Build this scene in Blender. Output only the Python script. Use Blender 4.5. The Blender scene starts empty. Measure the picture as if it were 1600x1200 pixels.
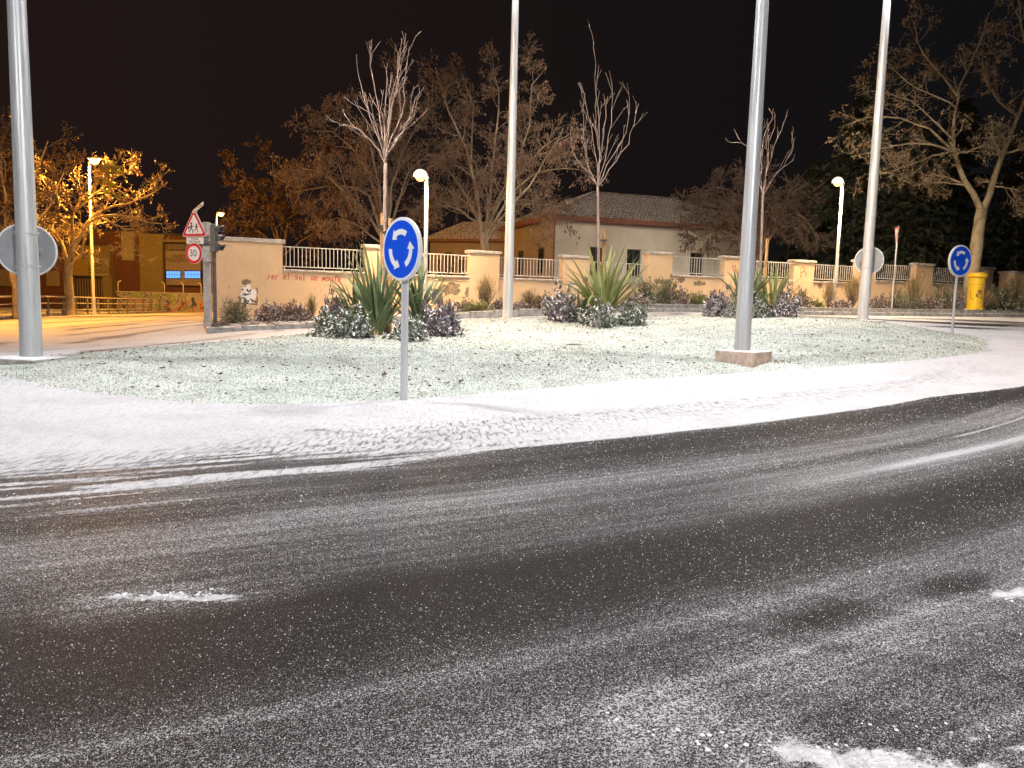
import bpy, math, random
import numpy as np
from mathutils import Vector, Matrix

rng = random.Random(7)
nrg = np.random.RandomState(7)
SC = bpy.context.scene
COL = SC.collection
PI = math.pi

# ------------------------------------------------------------------ camera
CAM = Vector((0.0, 0.0, 1.5))
PITCH, ROLL, FPX = math.radians(6.3), math.radians(1.5), 1200.0
_f = Vector((0, math.cos(PITCH), -math.sin(PITCH)))
_u0 = Vector((0, math.sin(PITCH), math.cos(PITCH)))
_r0 = Vector((1, 0, 0))
_u = _u0*math.cos(ROLL) - _r0*math.sin(ROLL)
_r = _r0*math.cos(ROLL) + _u0*math.sin(ROLL)
cd = bpy.data.cameras.new('camera')
cam = bpy.data.objects.new('camera', cd); COL.objects.link(cam)
cd.sensor_width = 36.0; cd.lens = FPX/1600*36.0; cd.clip_end = 600; cd.clip_start = 0.05
M = Matrix((( _r.x, _u.x, -_f.x, CAM.x), (_r.y, _u.y, -_f.y, CAM.y), (_r.z, _u.z, -_f.z, CAM.z), (0, 0, 0, 1)))
cam.matrix_world = M
SC.camera = cam

# ------------------------------------------------------------------ night sky, exposure
w = bpy.data.worlds.new('World'); SC.world = w; w.use_nodes = True
bg = w.node_tree.nodes['Background']
_tc = w.node_tree.nodes.new('ShaderNodeTexCoord'); _sp = w.node_tree.nodes.new('ShaderNodeSeparateXYZ')
w.node_tree.links.new(_tc.outputs['Generated'], _sp.inputs[0])
_mr = w.node_tree.nodes.new('ShaderNodeMapRange'); _mr.inputs['From Min'].default_value = -.75; _mr.inputs['From Max'].default_value = .45
w.node_tree.links.new(_sp.outputs[0], _mr.inputs[0])
_mx = w.node_tree.nodes.new('ShaderNodeMix'); _mx.data_type = 'RGBA'
_mx.inputs[6].default_value = (.0125, .0068, .0058, 1); _mx.inputs[7].default_value = (.0040, .0038, .0043, 1)   # town glow towards the left
w.node_tree.links.new(_mr.outputs[0], _mx.inputs[0]); w.node_tree.links.new(_mx.outputs[2], bg.inputs[0]); bg.inputs[1].default_value = 1.0
SC.view_settings.view_transform = 'Standard'
SC.view_settings.look = 'None'
SC.view_settings.gamma = 1.0
SC.view_settings.use_curve_mapping = False
SC.view_settings.exposure = 0.42
SC.cycles.use_denoising = True
SC.cycles.max_bounces = 5
SC.cycles.diffuse_bounces = 3
SC.cycles.sample_clamp_indirect = 3.0
SC.cycles.use_light_tree = True

# light colours and powers, used by the lamps built further down
LED = (1.0, 0.975, 0.97); SOD = (1.0, 0.41, 0.055); GLO = (1.0, 0.66, 0.34)
WARM = (1.0, 0.80, 0.60)
P_MAST, P_WALL, P_LEDST, P_SOD, P_SODFAR, P_SODR, P_GLOBE = 1500.0, 5600.0, 1150.0, 8500.0, 450.0, 900.0, 600.0

def area(name, loc, target, color, power, size, parent=None, spread=180):
    d = bpy.data.lights.new(name, 'AREA'); d.shape = 'DISK'; d.size = size
    d.color = color; d.energy = power; d.spread = math.radians(spread)
    o = bpy.data.objects.new(name, d); COL.objects.link(o)
    dirv = (Vector(target) - Vector(loc)).normalized()
    o.rotation_euler = dirv.to_track_quat('-Z', 'Y').to_euler()
    if parent is not None:
        o.parent = parent; o.location = Vector(loc) - parent.location
    else:
        o.location = loc
    return o

# ------------------------------------------------------------------ geometry helpers
def at(px, py, Y):
    """the world point at depth Y seen at a pixel of the 1600x1200 photograph"""
    d = _r*((px-800)/FPX) + _u*((600-py)/FPX) + _f
    return CAM + d*(Y/d.y)

def nn(v): return Vector(v).normalized()

class MB:
    def __init__(s): s.v = []; s.f = []
    def add(s, vs, fs):
        n = len(s.v); s.v.extend([tuple(p) for p in vs]); s.f.extend([tuple(i+n for i in q) for q in fs]); return s
    def box(s, c, size, rz=0.0, rot=None):
        x, y, z = size[0]/2, size[1]/2, size[2]/2
        R = rot if rot is not None else Matrix.Rotation(rz, 3, 'Z')
        P = [Vector(c) + R @ Vector((a*x, b*y, d*z)) for a in (-1, 1) for b in (-1, 1) for d in (-1, 1)]
        return s.add(P, [(0,1,3,2), (4,6,7,5), (0,4,5,1), (2,3,7,6), (0,2,6,4), (1,5,7,3)])
    def bbox(s, c, size, b=0.02, rz=0.0):
        """box with chamfered top and vertical edges"""
        x, y, z = size[0]/2, size[1]/2, size[2]/2
        R = Matrix.Rotation(rz, 3, 'Z')
        def ring(k, zz):
            X, Y = x-k, y-k
            return [(-X+b, -Y, zz), (X-b, -Y, zz), (X, -Y+b, zz), (X, Y-b, zz), (X-b, Y, zz), (-X+b, Y, zz), (-X, Y-b, zz), (-X, -Y+b, zz)]
        P = [Vector(c) + R @ Vector(p) for p in ring(0, -z) + ring(0, z-b) + ring(b, z)]
        F = [tuple(range(7, -1, -1)), tuple(range(16, 24))]
        for k in (0, 8):
            for i in range(8): F.append((k+i, k+(i+1) % 8, k+8+(i+1) % 8, k+8+i))
        return s.add(P, F)
    def tube(s, pts, rad, n=8, cap=True):
        pts = [Vector(p) for p in pts]
        if not isinstance(rad, (list, tuple)): rad = [rad]*len(pts)
        V = []; F = []; a = None
        for i, p in enumerate(pts):
            t = (pts[min(i+1, len(pts)-1)] - pts[max(i-1, 0)])
            t = t.normalized() if t.length > 1e-9 else Vector((0, 0, 1))
            if a is None:
                a = t.cross(Vector((0, 0, 1)) if abs(t.z) < .9 else Vector((1, 0, 0))).normalized()
            else:
                a = (a - t*a.dot(t)); a = a.normalized() if a.length > 1e-6 else t.orthogonal().normalized()
            b = t.cross(a)
            for k in range(n):
                g = 2*PI*k/n
                V.append(p + (a*math.cos(g) + b*math.sin(g))*rad[i])
        for i in range(len(pts)-1):
            for k in range(n):
                F.append((i*n+k, i*n+(k+1) % n, (i+1)*n+(k+1) % n, (i+1)*n+k))
        if cap:
            F.append(tuple(range(n-1, -1, -1))); F.append(tuple(range((len(pts)-1)*n, len(pts)*n)))
        return s.add(V, F)
    def lathe(s, c, prof, n=24, axis=None):
        """prof: (radius, height) pairs turned about a vertical (or given) axis"""
        R = Vector((0, 0, 1)).rotation_difference(Vector(axis)).to_matrix() if axis is not None else Matrix.Identity(3)
        V = []; F = []
        for r, h in prof:
            for k in range(n):
                g = 2*PI*k/n
                V.append(Vector(c) + R @ Vector((max(r, 1e-4)*math.cos(g), max(r, 1e-4)*math.sin(g), h)))
        for i in range(len(prof)-1):
            for k in range(n):
                F.append((i*n+k, i*n+(k+1) % n, (i+1)*n+(k+1) % n, (i+1)*n+k))
        F.append(tuple(range(n-1, -1, -1))); F.append(tuple(range((len(prof)-1)*n, len(prof)*n)))
        return s.add(V, F)
    def prism(s, poly, R, c, t0, t1):
        """flat outline (x, z in a vertical plane whose front looks down -y locally) between depths t0 < t1"""
        n = len(poly); V = []
        for t in (t0, t1):
            for x, z in poly: V.append(Vector(c) + R @ Vector((x, t, z)))
        F = [tuple(range(n)), tuple(range(2*n-1, n-1, -1))]
        for i in range(n): F.append((i, i+n, (i+1) % n+n, (i+1) % n))
        return s.add(V, F)

def mkobj(name, mesh, m, parent=None, loc=None):
    o = bpy.data.objects.new(name, mesh); COL.objects.link(o)
    if m is not None and len(mesh.materials) == 0: mesh.materials.append(m)
    if parent is not None: o.parent = parent
    if loc is not None: o.location = loc
    return o

def wloc(o):
    v = Vector(o.location)
    while o.parent is not None:
        o = o.parent; v = v + Vector(o.location)
    return v

def obj(name, mb, m, parent=None, smooth=False, origin=None, **props):
    """link a world-space mesh; parents are never rotated"""
    off = wloc(parent) if parent is not None else Vector((0, 0, 0))
    if origin is None: origin = off
    origin = Vector(origin)
    me = bpy.data.meshes.new(name)
    me.from_pydata([(v[0]-origin.x, v[1]-origin.y, v[2]-origin.z) for v in mb.v], [], mb.f)
    if smooth: me.shade_smooth()
    me.update()
    o = mkobj(name, me, m, parent, origin - off)
    for k, v in props.items(): o[k] = v
    return o

def tag(o, label=None, cat=None, group=None, kind=None):
    if label: o['label'] = label
    if cat: o['category'] = cat
    if group: o['group'] = group
    if kind: o['kind'] = kind
    return o

def thing(name, label, cat, loc, group=None):
    o = bpy.data.objects.new(name, None); COL.objects.link(o); o.location = loc
    o.empty_display_size = 0.2
    return tag(o, label, cat, group)

def copy_thing(root, loc, label, rz=0.0, scale=1.0):
    def rec(o, par):
        c = o.copy(); COL.objects.link(c)
        if par is not None: c.parent = par
        for ch in o.children: rec(ch, c)
        return c
    c = rec(root, None); c.location = loc; c.rotation_euler = (0, 0, rz); c.scale = (scale,)*3
    c['label'] = label
    return c

def np_mesh(name, V, F, m, parent=None, smooth=False, attrs=None, loc=(0, 0, 0)):
    """V (n,3), F (k,3|4) numpy arrays, fast path"""
    V = np.asarray(V, dtype=np.float32); F = np.asarray(F, dtype=np.int32)
    me = bpy.data.meshes.new(name); k = F.shape[1]
    me.vertices.add(len(V)); me.vertices.foreach_set('co', V.ravel())
    me.loops.add(F.size); me.loops.foreach_set('vertex_index', F.ravel())
    me.polygons.add(len(F)); me.polygons.foreach_set('loop_start', np.arange(0, F.size, k, dtype=np.int32))
    if smooth: me.polygons.foreach_set('use_smooth', np.ones(len(F), dtype=bool))
    me.update(calc_edges=True)
    for an, arr in (attrs or {}).items():
        a = np.asarray(arr, dtype=np.float32)
        if a.ndim == 1:
            at_ = me.attributes.new(an, 'FLOAT', 'POINT'); at_.data.foreach_set('value', a)
        else:
            at_ = me.attributes.new(an, 'FLOAT_VECTOR', 'POINT'); at_.data.foreach_set('vector', a.ravel())
    me.validate()
    return mkobj(name, me, m, parent, loc)

# ------------------------------------------------------------------ material helper
class NT:
    def __init__(s, name, rough=0.7, metal=0.0, spec=0.5):
        s.m = bpy.data.materials.new(name); s.m.use_nodes = True
        s.t = s.m.node_tree; s.b = s.t.nodes['Principled BSDF']
        s.set('Roughness', rough); s.set('Metallic', metal); s.set('Specular IOR Level', spec)
        s.co = None
    def set(s, k, v):
        if isinstance(v, bpy.types.NodeSocket): s.t.links.new(v, s.b.inputs[k])
        elif isinstance(v, tuple) and len(v) == 3: s.b.inputs[k].default_value = (*v, 1)
        else: s.b.inputs[k].default_value = v
    def n(s, typ, **kw):
        nd = s.t.nodes.new(typ)
        for k, v in kw.items():
            if k == 'inp':
                for i, x in v.items():
                    if isinstance(x, bpy.types.NodeSocket): s.t.links.new(x, nd.inputs[i])
                    else:
                        if isinstance(x, tuple) and len(x) == 3 and nd.inputs[i].type == 'RGBA': x = (*x, 1)
                        nd.inputs[i].default_value = x
            else: setattr(nd, k, v)
        return nd
    def obj(s):
        if s.co is None: s.co = s.n('ShaderNodeTexCoord').outputs['Object']
        return s.co
    def noise(s, scale, detail=3, rough=0.55, vec=None, dist=0.0):
        return s.n('ShaderNodeTexNoise', inp={'Vector': vec if vec is not None else s.obj(), 'Scale': scale, 'Detail': detail, 'Roughness': rough, 'Distortion': dist}).outputs['Fac']
    def scalev(s, sc, vec=None):
        return s.n('ShaderNodeVectorMath', operation='MULTIPLY', inp={0: vec if vec is not None else s.obj(), 1: sc}).outputs[0]
    def ramp(s, fac, a, b, c0=0.0, c1=1.0):
        return s.n('ShaderNodeMapRange', interpolation_type='SMOOTHSTEP', inp={'Value': fac, 'From Min': a, 'From Max': b, 'To Min': c0, 'To Max': c1}).outputs[0]
    def lin(s, fac, a, b, c0=0.0, c1=1.0):
        return s.n('ShaderNodeMapRange', inp={'Value': fac, 'From Min': a, 'From Max': b, 'To Min': c0, 'To Max': c1}).outputs[0]
    def mix(s, f, a, b):
        nd = s.n('ShaderNodeMix', data_type='RGBA')
        for i, x in ((0, f), (6, a), (7, b)):
            if isinstance(x, bpy.types.NodeSocket): s.t.links.new(x, nd.inputs[i])
            else: nd.inputs[i].default_value = (*x, 1) if isinstance(x, tuple) and len(x) == 3 else x
        return nd.outputs[2]
    def math(s, op, a, b=0.0, clamp=False):
        return s.n('ShaderNodeMath', operation=op, use_clamp=clamp, inp={0: a, 1: b}).outputs[0]
    def attr(s, name, out='Fac'):
        return s.n('ShaderNodeAttribute', attribute_name=name).outputs[out]
    def bump(s, h, strength=0.4, dist=0.02, prev=None):
        d = {'Height': h, 'Strength': strength, 'Distance': dist}
        if prev is not None: d['Normal'] = prev
        o = s.n('ShaderNodeBump', inp=d).outputs[0]
        s.set('Normal', o); return o
    def up(s):
        g = s.n('ShaderNodeNewGeometry').outputs['True Normal']
        return s.n('ShaderNodeSeparateXYZ', inp={0: g}).outputs[2]
SNOW = (0.80, 0.81, 0.84)

def plain(name, col, rough=0.6, metal=0.0, var=0.15, scale=6.0, bump=0.15, bscale=60.0, bdist=0.004, snow=0.0, stretch=None, spec=0.5):
    q = NT(name, rough, metal, spec)
    vec = q.scalev(stretch) if stretch else None
    f = q.noise(scale, 4, vec=vec)
    dark = tuple(c*(1-var*1.6) for c in col); lite = tuple(min(1, c*(1+var)) for c in col)
    c = q.mix(q.ramp(f, .3, .7), dark, lite)
    if snow > 0:
        s_ = q.math('MULTIPLY', q.ramp(q.up(), .45, .8), q.ramp(q.noise(9, 3), .62-snow*.5, .74-snow*.5))
        c = q.mix(s_, c, SNOW)
    q.set('Base Color', c)
    if bump > 0: q.bump(q.noise(bscale, 3), bump, bdist)
    return q.m

def leafmat(name, c1, c2, snow=0.0, scale=7.0, rough=0.6, trans=0.0):
    q = NT(name, rough)
    c = q.mix(q.ramp(q.noise(scale, 3), .35, .65), c1, c2)
    rnd = q.n('ShaderNodeNewGeometry').outputs['Random Per Island']
    c = q.mix(q.math('MULTIPLY', rnd, .5), c, tuple(x*.45 for x in c1))
    if snow > 0:
        r2 = q.n('ShaderNodeTexWhiteNoise', noise_dimensions='1D', inp={'W': rnd}).outputs[0]
        upz = q.math('ABSOLUTE', q.up())
        f = q.math('MULTIPLY', q.ramp(upz, .2, .55), q.ramp(r2, 1-snow, 1-snow+.2))
        f = q.math('MULTIPLY', f, q.ramp(q.noise(60, 2), .25, .4))
        c = q.mix(f, c, SNOW)
    q.set('Base Color', c)
    return q.m

def emit(name, col, strength):
    q = NT(name, .4); q.set('Base Color', tuple(min(1, c) for c in col))
    q.set('Emission Color', col); q.set('Emission Strength', strength)
    return q.m

# ------------------------------------------------------------------ numpy value noise
_perm = nrg.permutation(4096)
_val = nrg.rand(4096)
def vnoise(x, y):
    xi = np.floor(x).astype(np.int64); yi = np.floor(y).astype(np.int64)
    fx = x-xi; fy = y-yi; fx = fx*fx*(3-2*fx); fy = fy*fy*(3-2*fy)
    def h(a, b): return _val[(_perm[(a & 4095)] + b*57) & 4095]
    return (h(xi, yi)*(1-fx)*(1-fy) + h(xi+1, yi)*fx*(1-fy) + h(xi, yi+1)*(1-fx)*fy + h(xi+1, yi+1)*fx*fy)
def fbm(x, y, o=4):
    s = 0; a = .5; t = 0
    for k in range(o):
        s = s + a*vnoise(x*2**k+17.3*k, y*2**k+5.1*k); t += a; a *= .5
    return s/t
def sst(a, b, x):
    t = np.clip((x-a)/(b-a), 0, 1); return t*t*(3-2*t)

# ------------------------------------------------------------------ terrain
ctl = []
for px, py, Y in [(631,625,11.1), (50,566,13.4), (1158,574,16.9), (1487,523,22.2), (1348,502,26.3), (793,499,26.0), (334,513,24.0),
                  (560,530,19.5), (935,511,24.0), (1180,498,25.5), (1540,545,19.3), (1600,603,13.9), (300,630,10.2), (1000,592,15.0),
                  (327,523,23.2), (500,513,25.0), (793,496,28.5), (1000,488,31.0), (1250,492,34.5), (1450,494.5,37.0), (1600,495.5,39.0),
                  (200,491,46.0), (50,536,21.0)]:
    p = at(px, py, Y); ctl.append((p.x, p.y, p.z))
ctl += [(0,0,0), (-8,0,0), (8,0,0), (0,5,0), (-4,7,0), (4,7,0), (8,9,.02), (-9,8,0), (-16,10,0), (18,8,.2), (30,15,.6), (-20,-15,0), (20,-15,0),
        (-35,30,0), (-30,47,0), (-60,10,0), (-60,60,0), (-20,70,0), (0,50,1.2), (0,80,1.2), (30,60,1.8), (50,40,1.8), (60,90,1.8), (60,10,.8), (-60,120,0),
        (0,130,1), (90,0,.8), (-90,-90,0), (90,-90,0), (90,130,1.8), (-90,130,0)]
ctl = np.array(ctl)
def _phi(r2): return 0.5*r2*np.log(r2+1e-9)
def _fit():
    n = len(ctl); d2 = ((ctl[:, None, :2]-ctl[None, :, :2])**2).sum(-1)
    A = np.zeros((n+3, n+3)); A[:n, :n] = _phi(d2) + np.eye(n)*0.3
    A[:n, n] = 1; A[:n, n+1:n+3] = ctl[:, :2]; A[n, :n] = 1; A[n+1:, :n] = ctl[:, :2].T
    return np.linalg.solve(A, np.concatenate([ctl[:, 2], np.zeros(3)]))
_w = _fit()
def TZ(x, y):
    x = np.asarray(x, dtype=float); y = np.asarray(y, dtype=float); sh = x.shape
    x = np.clip(x.ravel(), -90, 90); y = np.clip(y.ravel(), -90, 130); out = np.full(x.shape, _w[-3]) + _w[-2]*x + _w[-1]*y
    for i in range(len(ctl)):
        out += _w[i]*_phi((x-ctl[i, 0])**2+(y-ctl[i, 1])**2)
    return out.reshape(sh)
def tz(x, y): return float(TZ(np.array([x]), np.array([y]))[0])
def gp(px, Y, dz=0.0, py=480):
    """ground point at pixel column px and depth Y"""
    x = at(px, py, Y).x
    for _ in range(3):
        z = tz(x, Y)
        # find the row of that ground point, then the exact x
        d = Vector((x, Y, z)) - CAM
        row = 600 - FPX*d.dot(_u)/d.dot(_f)
        x = at(px, row, Y).x
    return Vector((x, Y, tz(x, Y)+dz))
def rayground(px, py):
    d = _r*((px-800)/FPX) + _u*((600-py)/FPX) + _f
    lo, Y = 1.0, 1.5
    while Y < 60:
        p = CAM + d*(Y/d.y)
        if p.z < tz(p.x, p.y): break
        lo = Y; Y *= 1.04
    for _ in range(18):
        m = (lo+Y)/2; p = CAM + d*(m/d.y)
        if p.z < tz(p.x, p.y): Y = m
        else: lo = m
    return CAM + d*(Y/d.y)

# ------------------------------------------------------------------ materials
def m_road():
    q = NT('road_snow_asphalt', .45)
    st = q.attr('polar', 'Vector')
    snow = q.attr('snow'); frost = q.attr('frost'); tread = q.attr('tread')
    o = q.obj()
    # asphalt with frozen grit: fine specks whose share follows the frost attribute
    sp = q.noise(95, 2, .6)
    sp2 = q.noise(210, 2, .5)
    streak = q.noise(1.0, 5, .65, vec=q.scalev((.55, 22, 1), st))
    fr = q.math('ADD', frost, q.math('MULTIPLY', q.math('SUBTRACT', streak, .5), .55))
    patch = q.noise(2.2, 4, .6)
    fr = q.math('ADD', fr, q.math('MULTIPLY', q.math('SUBTRACT', patch, .5), .16))
    thr = q.lin(fr, 0, 1, .63, .475)
    mask = q.ramp(q.math('SUBTRACT', q.math('ADD', q.math('MULTIPLY', sp, .6), q.math('MULTIPLY', sp2, .4)), thr), -.015, .05)
    asph = q.mix(q.noise(140, 2), (.006, .005, .005), (.034, .030, .030))
    sp3 = q.noise(170, 1, .5)
    mask2 = q.math('MULTIPLY', q.ramp(sp3, .575, .63), q.lin(fr, 0, .7, .45, .95))
    mask = q.math('MAXIMUM', mask, mask2)
    rime = q.mix(q.ramp(fr, .1, .95), (.20, .195, .195), (.66, .66, .68))
    col = q.mix(mask, asph, rime)
    haze = q.math('MULTIPLY', q.ramp(fr, .2, 1.0), .10)
    col = q.mix(haze, col, (.30, .295, .30))
    # packed snow
    edge = q.math('ADD', snow, q.math('MULTIPLY', q.math('SUBTRACT', q.noise(34, 5, .75), .5), 1.15))
    edge = q.math('ADD', edge, q.math('MULTIPLY', q.math('SUBTRACT', streak, .5), .9))
    edge = q.math('ADD', edge, q.math('MULTIPLY', q.math('SUBTRACT', q.noise(130, 2, .6), .5), 1.1))
    sm = q.ramp(edge, .38, .62)
    sc = q.mix(q.ramp(q.noise(40, 4, .7), .3, .7), (.62, .62, .65), (.84, .84, .87))
    sc = q.mix(q.ramp(q.noise(.8, 4, .6), .4, .7, 0, .35), sc, (.50, .49, .51))
    pr = q.n('ShaderNodeSeparateXYZ', inp={0: st}); s0, r0 = pr.outputs[0], pr.outputs[1]
    tv = q.n('ShaderNodeCombineXYZ', inp={0: q.math('ADD', q.math('MULTIPLY', s0, 17.0), q.math('MULTIPLY', r0, 9.0)), 1: q.math('MULTIPLY', r0, 5.0), 2: 0.0}).outputs[0]
    tw = q.noise(1.0, 3, .6, vec=tv)
    twv = q.math('MULTIPLY', q.ramp(tw, .50, .66), q.math('ADD', q.math('MULTIPLY', tread, 1.0), .30))
    sc = q.mix(q.math('MULTIPLY', twv, .60), sc, (.26, .25, .26))
    col = q.mix(sm, col, sc)
    q.set('Base Color', col)
    q.set('Roughness', q.mix(sm, q.mix(mask, (.50,)*3, (.45,)*3), (.75,)*3))
    q.set('Specular IOR Level', .035)
    h = q.math('ADD', q.math('MULTIPLY', q.noise(85, 3, .7), .6), q.math('MULTIPLY', mask, .35))
    b1 = q.bump(h, .75, .007)
    lump = q.math('ADD', q.math('MULTIPLY', q.noise(11, 4, .6), 1.0), q.math('MULTIPLY', streak, 1.2))
    lump = q.math('ADD', lump, q.math('MULTIPLY', sm, 1.1))
    lump = q.math('SUBTRACT', lump, q.math('MULTIPLY', twv, 1.2))
    b2 = q.n('ShaderNodeBump', inp={'Height': lump, 'Strength': q.lin(sm, 0, 1, .25, 1.0), 'Distance': .022, 'Normal': b1}).outputs[0]
    q.set('Normal', b2)
    return q.m

def m_lawn():
    q = NT('snow_dusted_turf', .85)
    f = q.noise(26, 5, .75); g = q.noise(1.3, 3)
    k = q.math('ADD', f, q.math('MULTIPLY', q.math('SUBTRACT', g, .5), .25))
    c = q.mix(q.ramp(k, .36, .52), (.11, .13, .09), (.70, .75, .70))
    q.set('Base Color', c); q.bump(f, .9, .03)
    return q.m

def m_bed():
    q = NT('bed_soil_snow', .9)
    f = q.noise(5, 5, .7)
    c = q.mix(q.ramp(f, .42, .55), (.10, .07, .05), (.62, .60, .60))
    q.set('Base Color', c); q.bump(q.noise(18, 4), .8, .04)
    return q.m

def m_plaster(name, col, dirty=.5):
    q = NT(name, .85)
    f = q.noise(.9, 5, .6); g = q.noise(7, 4, .6)
    c = q.mix(q.ramp(f, .3, .75), tuple(x*.86 for x in col), col)
    c = q.mix(q.math('MULTIPLY', q.ramp(g, .52, .8), dirty), c, tuple(x*.66 for x in col))
    dr = q.noise(1.0, 4, .6, vec=q.scalev((5, 5, .35)))
    c = q.mix(q.math('MULTIPLY', q.ramp(dr, .55, .8), dirty*.6), c, tuple(x*.6 for x in (col[0]*.95, col[1], col[2])))
    q.set('Base Color', c); q.bump(q.noise(70, 3), .35, .006)
    return q.m

def m_brick(name, c1, c2, mortar, sc=4.0):
    q = NT(name, .85)
    sep = q.n('ShaderNodeSeparateXYZ', inp={0: q.obj()})
    v = q.n('ShaderNodeCombineXYZ', inp={0: q.math('ADD', sep.outputs[0], sep.outputs[1]), 1: sep.outputs[2], 2: 0.0}).outputs[0]
    b = q.n('ShaderNodeTexBrick', inp={'Vector': v, 'Color1': c1, 'Color2': c2, 'Mortar': mortar, 'Scale': sc, 'Mortar Size': .018, 'Brick Width': .9, 'Row Height': .28})
    q.set('Base Color', b.outputs[0]); q.bump(b.outputs['Fac'], .4, -.01)
    return q.m

def m_galv(name, col=(.50, .51, .53), metal=.75, rough=.36, snow=0.0):
    q = NT(name, rough, metal)
    v = q.scalev((14, 14, .8))
    f = q.noise(1.0, 4, .6, vec=v); sp = q.n('ShaderNodeTexVoronoi', inp={'Vector': q.obj(), 'Scale': 45.0}).outputs['Distance']
    c = q.mix(q.ramp(f, .3, .7), tuple(x*.72 for x in col), col)
    c = q.mix(q.math('MULTIPLY', q.ramp(sp, .2, .7), .18), c, tuple(x*.7 for x in col))
    q.set('Base Color', c)
    q.set('Roughness', q.lin(f, .2, .8, rough-.06, rough+.14))
    return q.m

def m_bark(name, a, b, scale=10, snow=0.0):
    q = NT(name, .9)
    f = q.noise(scale, 5, .65, vec=q.scalev((1, 1, .5)))
    c = q.mix(q.ramp(f, .36, .6), a, b)
    if snow: c = q.mix(q.math('MULTIPLY', q.ramp(q.up(), .3, .75), snow), c, SNOW)
    q.set('Base Color', c); q.bump(f, .7, .03)
    return q.m

def m_mural():
    q = NT('mural_paint', .7)
    v = q.noise(.55, 2, .5, dist=1.8); v2 = q.noise(1.1, 2, .5, dist=2.5); v3 = q.noise(2.6, 3, .6, dist=2)
    c = q.mix(q.ramp(v, .42, .46), (.16, .26, .10), (.30, .30, .33))
    c = q.mix(q.ramp(v2, .56, .59), c, (.36, .40, .22))
    c = q.mix(q.ramp(v2, .37, .34), c, (.12, .15, .20))
    sep = q.n('ShaderNodeSeparateXYZ', inp={0: q.obj()}).outputs[2]
    red = q.math('MULTIPLY', q.ramp(sep, 1.1, .5), q.ramp(v3, .54, .6))
    c = q.mix(red, c, (.45, .07, .04))
    line = q.math('MULTIPLY', q.ramp(q.math('ABSOLUTE', q.math('SUBTRACT', v, .5)), .02, .012), .9)
    c = q.mix(line, c, (.03, .03, .04))
    q.set('Base Color', c)
    return q.m

MAT = {}
MAT['road'] = m_road(); MAT['lawn'] = m_lawn(); MAT['bed'] = m_bed()
MAT['earth'] = plain('school_yard_ground', (.16, .14, .12), .9, var=.3, scale=2, bump=.5, bscale=12, bdist=.03)
MAT['peach'] = m_plaster('peach_plaster', (.68, .50, .32), .40)
MAT['coping'] = plain('coping_stone', (.42, .39, .36), .8, var=.2, scale=4, snow=.35)
MAT['bare'] = plain('bare_render', (.24, .185, .125), .95, var=.3, scale=9, bump=.6, bscale=40, bdist=.01)
MAT['rail'] = plain('railing_grey_paint', (.58, .58, .57), .5, metal=.1, var=.12, snow=.25)
MAT['galv'] = m_galv('galvanised_steel', (.76, .78, .80), .30, .34)
MAT['galvd'] = m_galv('galvanised_post', (.70, .71, .73), .25, .42)
MAT['kerb'] = plain('kerb_concrete', (.30, .295, .29), .85, var=.22, scale=5, bump=.5, bscale=50, bdist=.006, snow=.42)
MAT['concrete'] = plain('footing_concrete', (.62, .48, .39), .9, var=.2, scale=6, bump=.6, bscale=30, bdist=.01, snow=.5)
MAT['conc2'] = plain('pale_footing_concrete', (.42, .41, .38), .9, var=.2, scale=6, bump=.5, bscale=30, bdist=.01, snow=.7)
MAT['blue'] = plain('sign_blue_sheeting', (.002, .075, .70), .35, var=.03, bump=0)
MAT['white'] = plain('sign_white_sheeting', (.80, .82, .84), .35, var=.03, bump=0)
MAT['rim'] = plain('sign_white_rim', (.72, .72, .72), .45, var=.06, bump=.1)
MAT['red'] = plain('sign_red_sheeting', (.62, .02, .035), .35, var=.04, bump=0)
MAT['black'] = plain('black_print', (.015, .015, .018), .5, var=.1, bump=0)
MAT['signback'] = plain('sign_grey_back', (.30, .31, .33), .55, metal=.2, var=.1, scale=3)
MAT['tl'] = plain('signal_housing', (.10, .10, .10), .5, var=.15, snow=.35)
MAT['tlpole'] = plain('signal_pole_dark', (.085, .085, .09), .5, metal=.2, var=.2)
MAT['tlbox'] = plain('cabinet_grey', (.38, .38, .38), .6, var=.12)
MAT['lens'] = plain('dark_signal_lens', (.03, .02, .02), .2, bump=0)
MAT['wpost'] = plain('white_painted_post', (.80, .78, .72), .45, var=.06, scale=3, bump=.1)
MAT['globe'] = emit('lit_globe_cap', (1.0, .88, .70), .75)
MAT['globelit'] = emit('lit_lamp_bowl', (1.0, .50, .10), 5.0)
MAT['sodlens'] = emit('sodium_lens', (1.0, .52, .12), 9.0)
MAT['ledlens'] = emit('led_lens', (1.0, .95, .9), 25.0)
MAT['yellow'] = plain('mailbox_yellow', (.78, .50, .02), .4, var=.08, scale=3, snow=.22)
MAT['stake'] = plain('stake_wood', (.42, .24, .10), .8, var=.3, scale=8, stretch=(4, 4, .6), bump=.4)
MAT['strap'] = plain('strap_rubber', (.03, .03, .03), .8, bump=0)
MAT['youngbark'] = m_bark('young_bark', (.19, .14, .12), (.29, .22, .19), 12, .25)
MAT['brownbark'] = m_bark('mottled_bark', (.15, .12, .09), (.27, .225, .17), 5)
MAT['planebark'] = m_bark('plane_bark', (.22, .175, .10), (.42, .35, .23), 3)
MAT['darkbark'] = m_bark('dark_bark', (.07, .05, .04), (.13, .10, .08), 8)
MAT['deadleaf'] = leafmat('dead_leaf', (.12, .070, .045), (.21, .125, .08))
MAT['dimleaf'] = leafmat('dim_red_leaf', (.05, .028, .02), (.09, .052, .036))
MAT['planeleaf'] = leafmat('plane_leaf', (.22, .14, .08), (.42, .32, .19))
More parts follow.
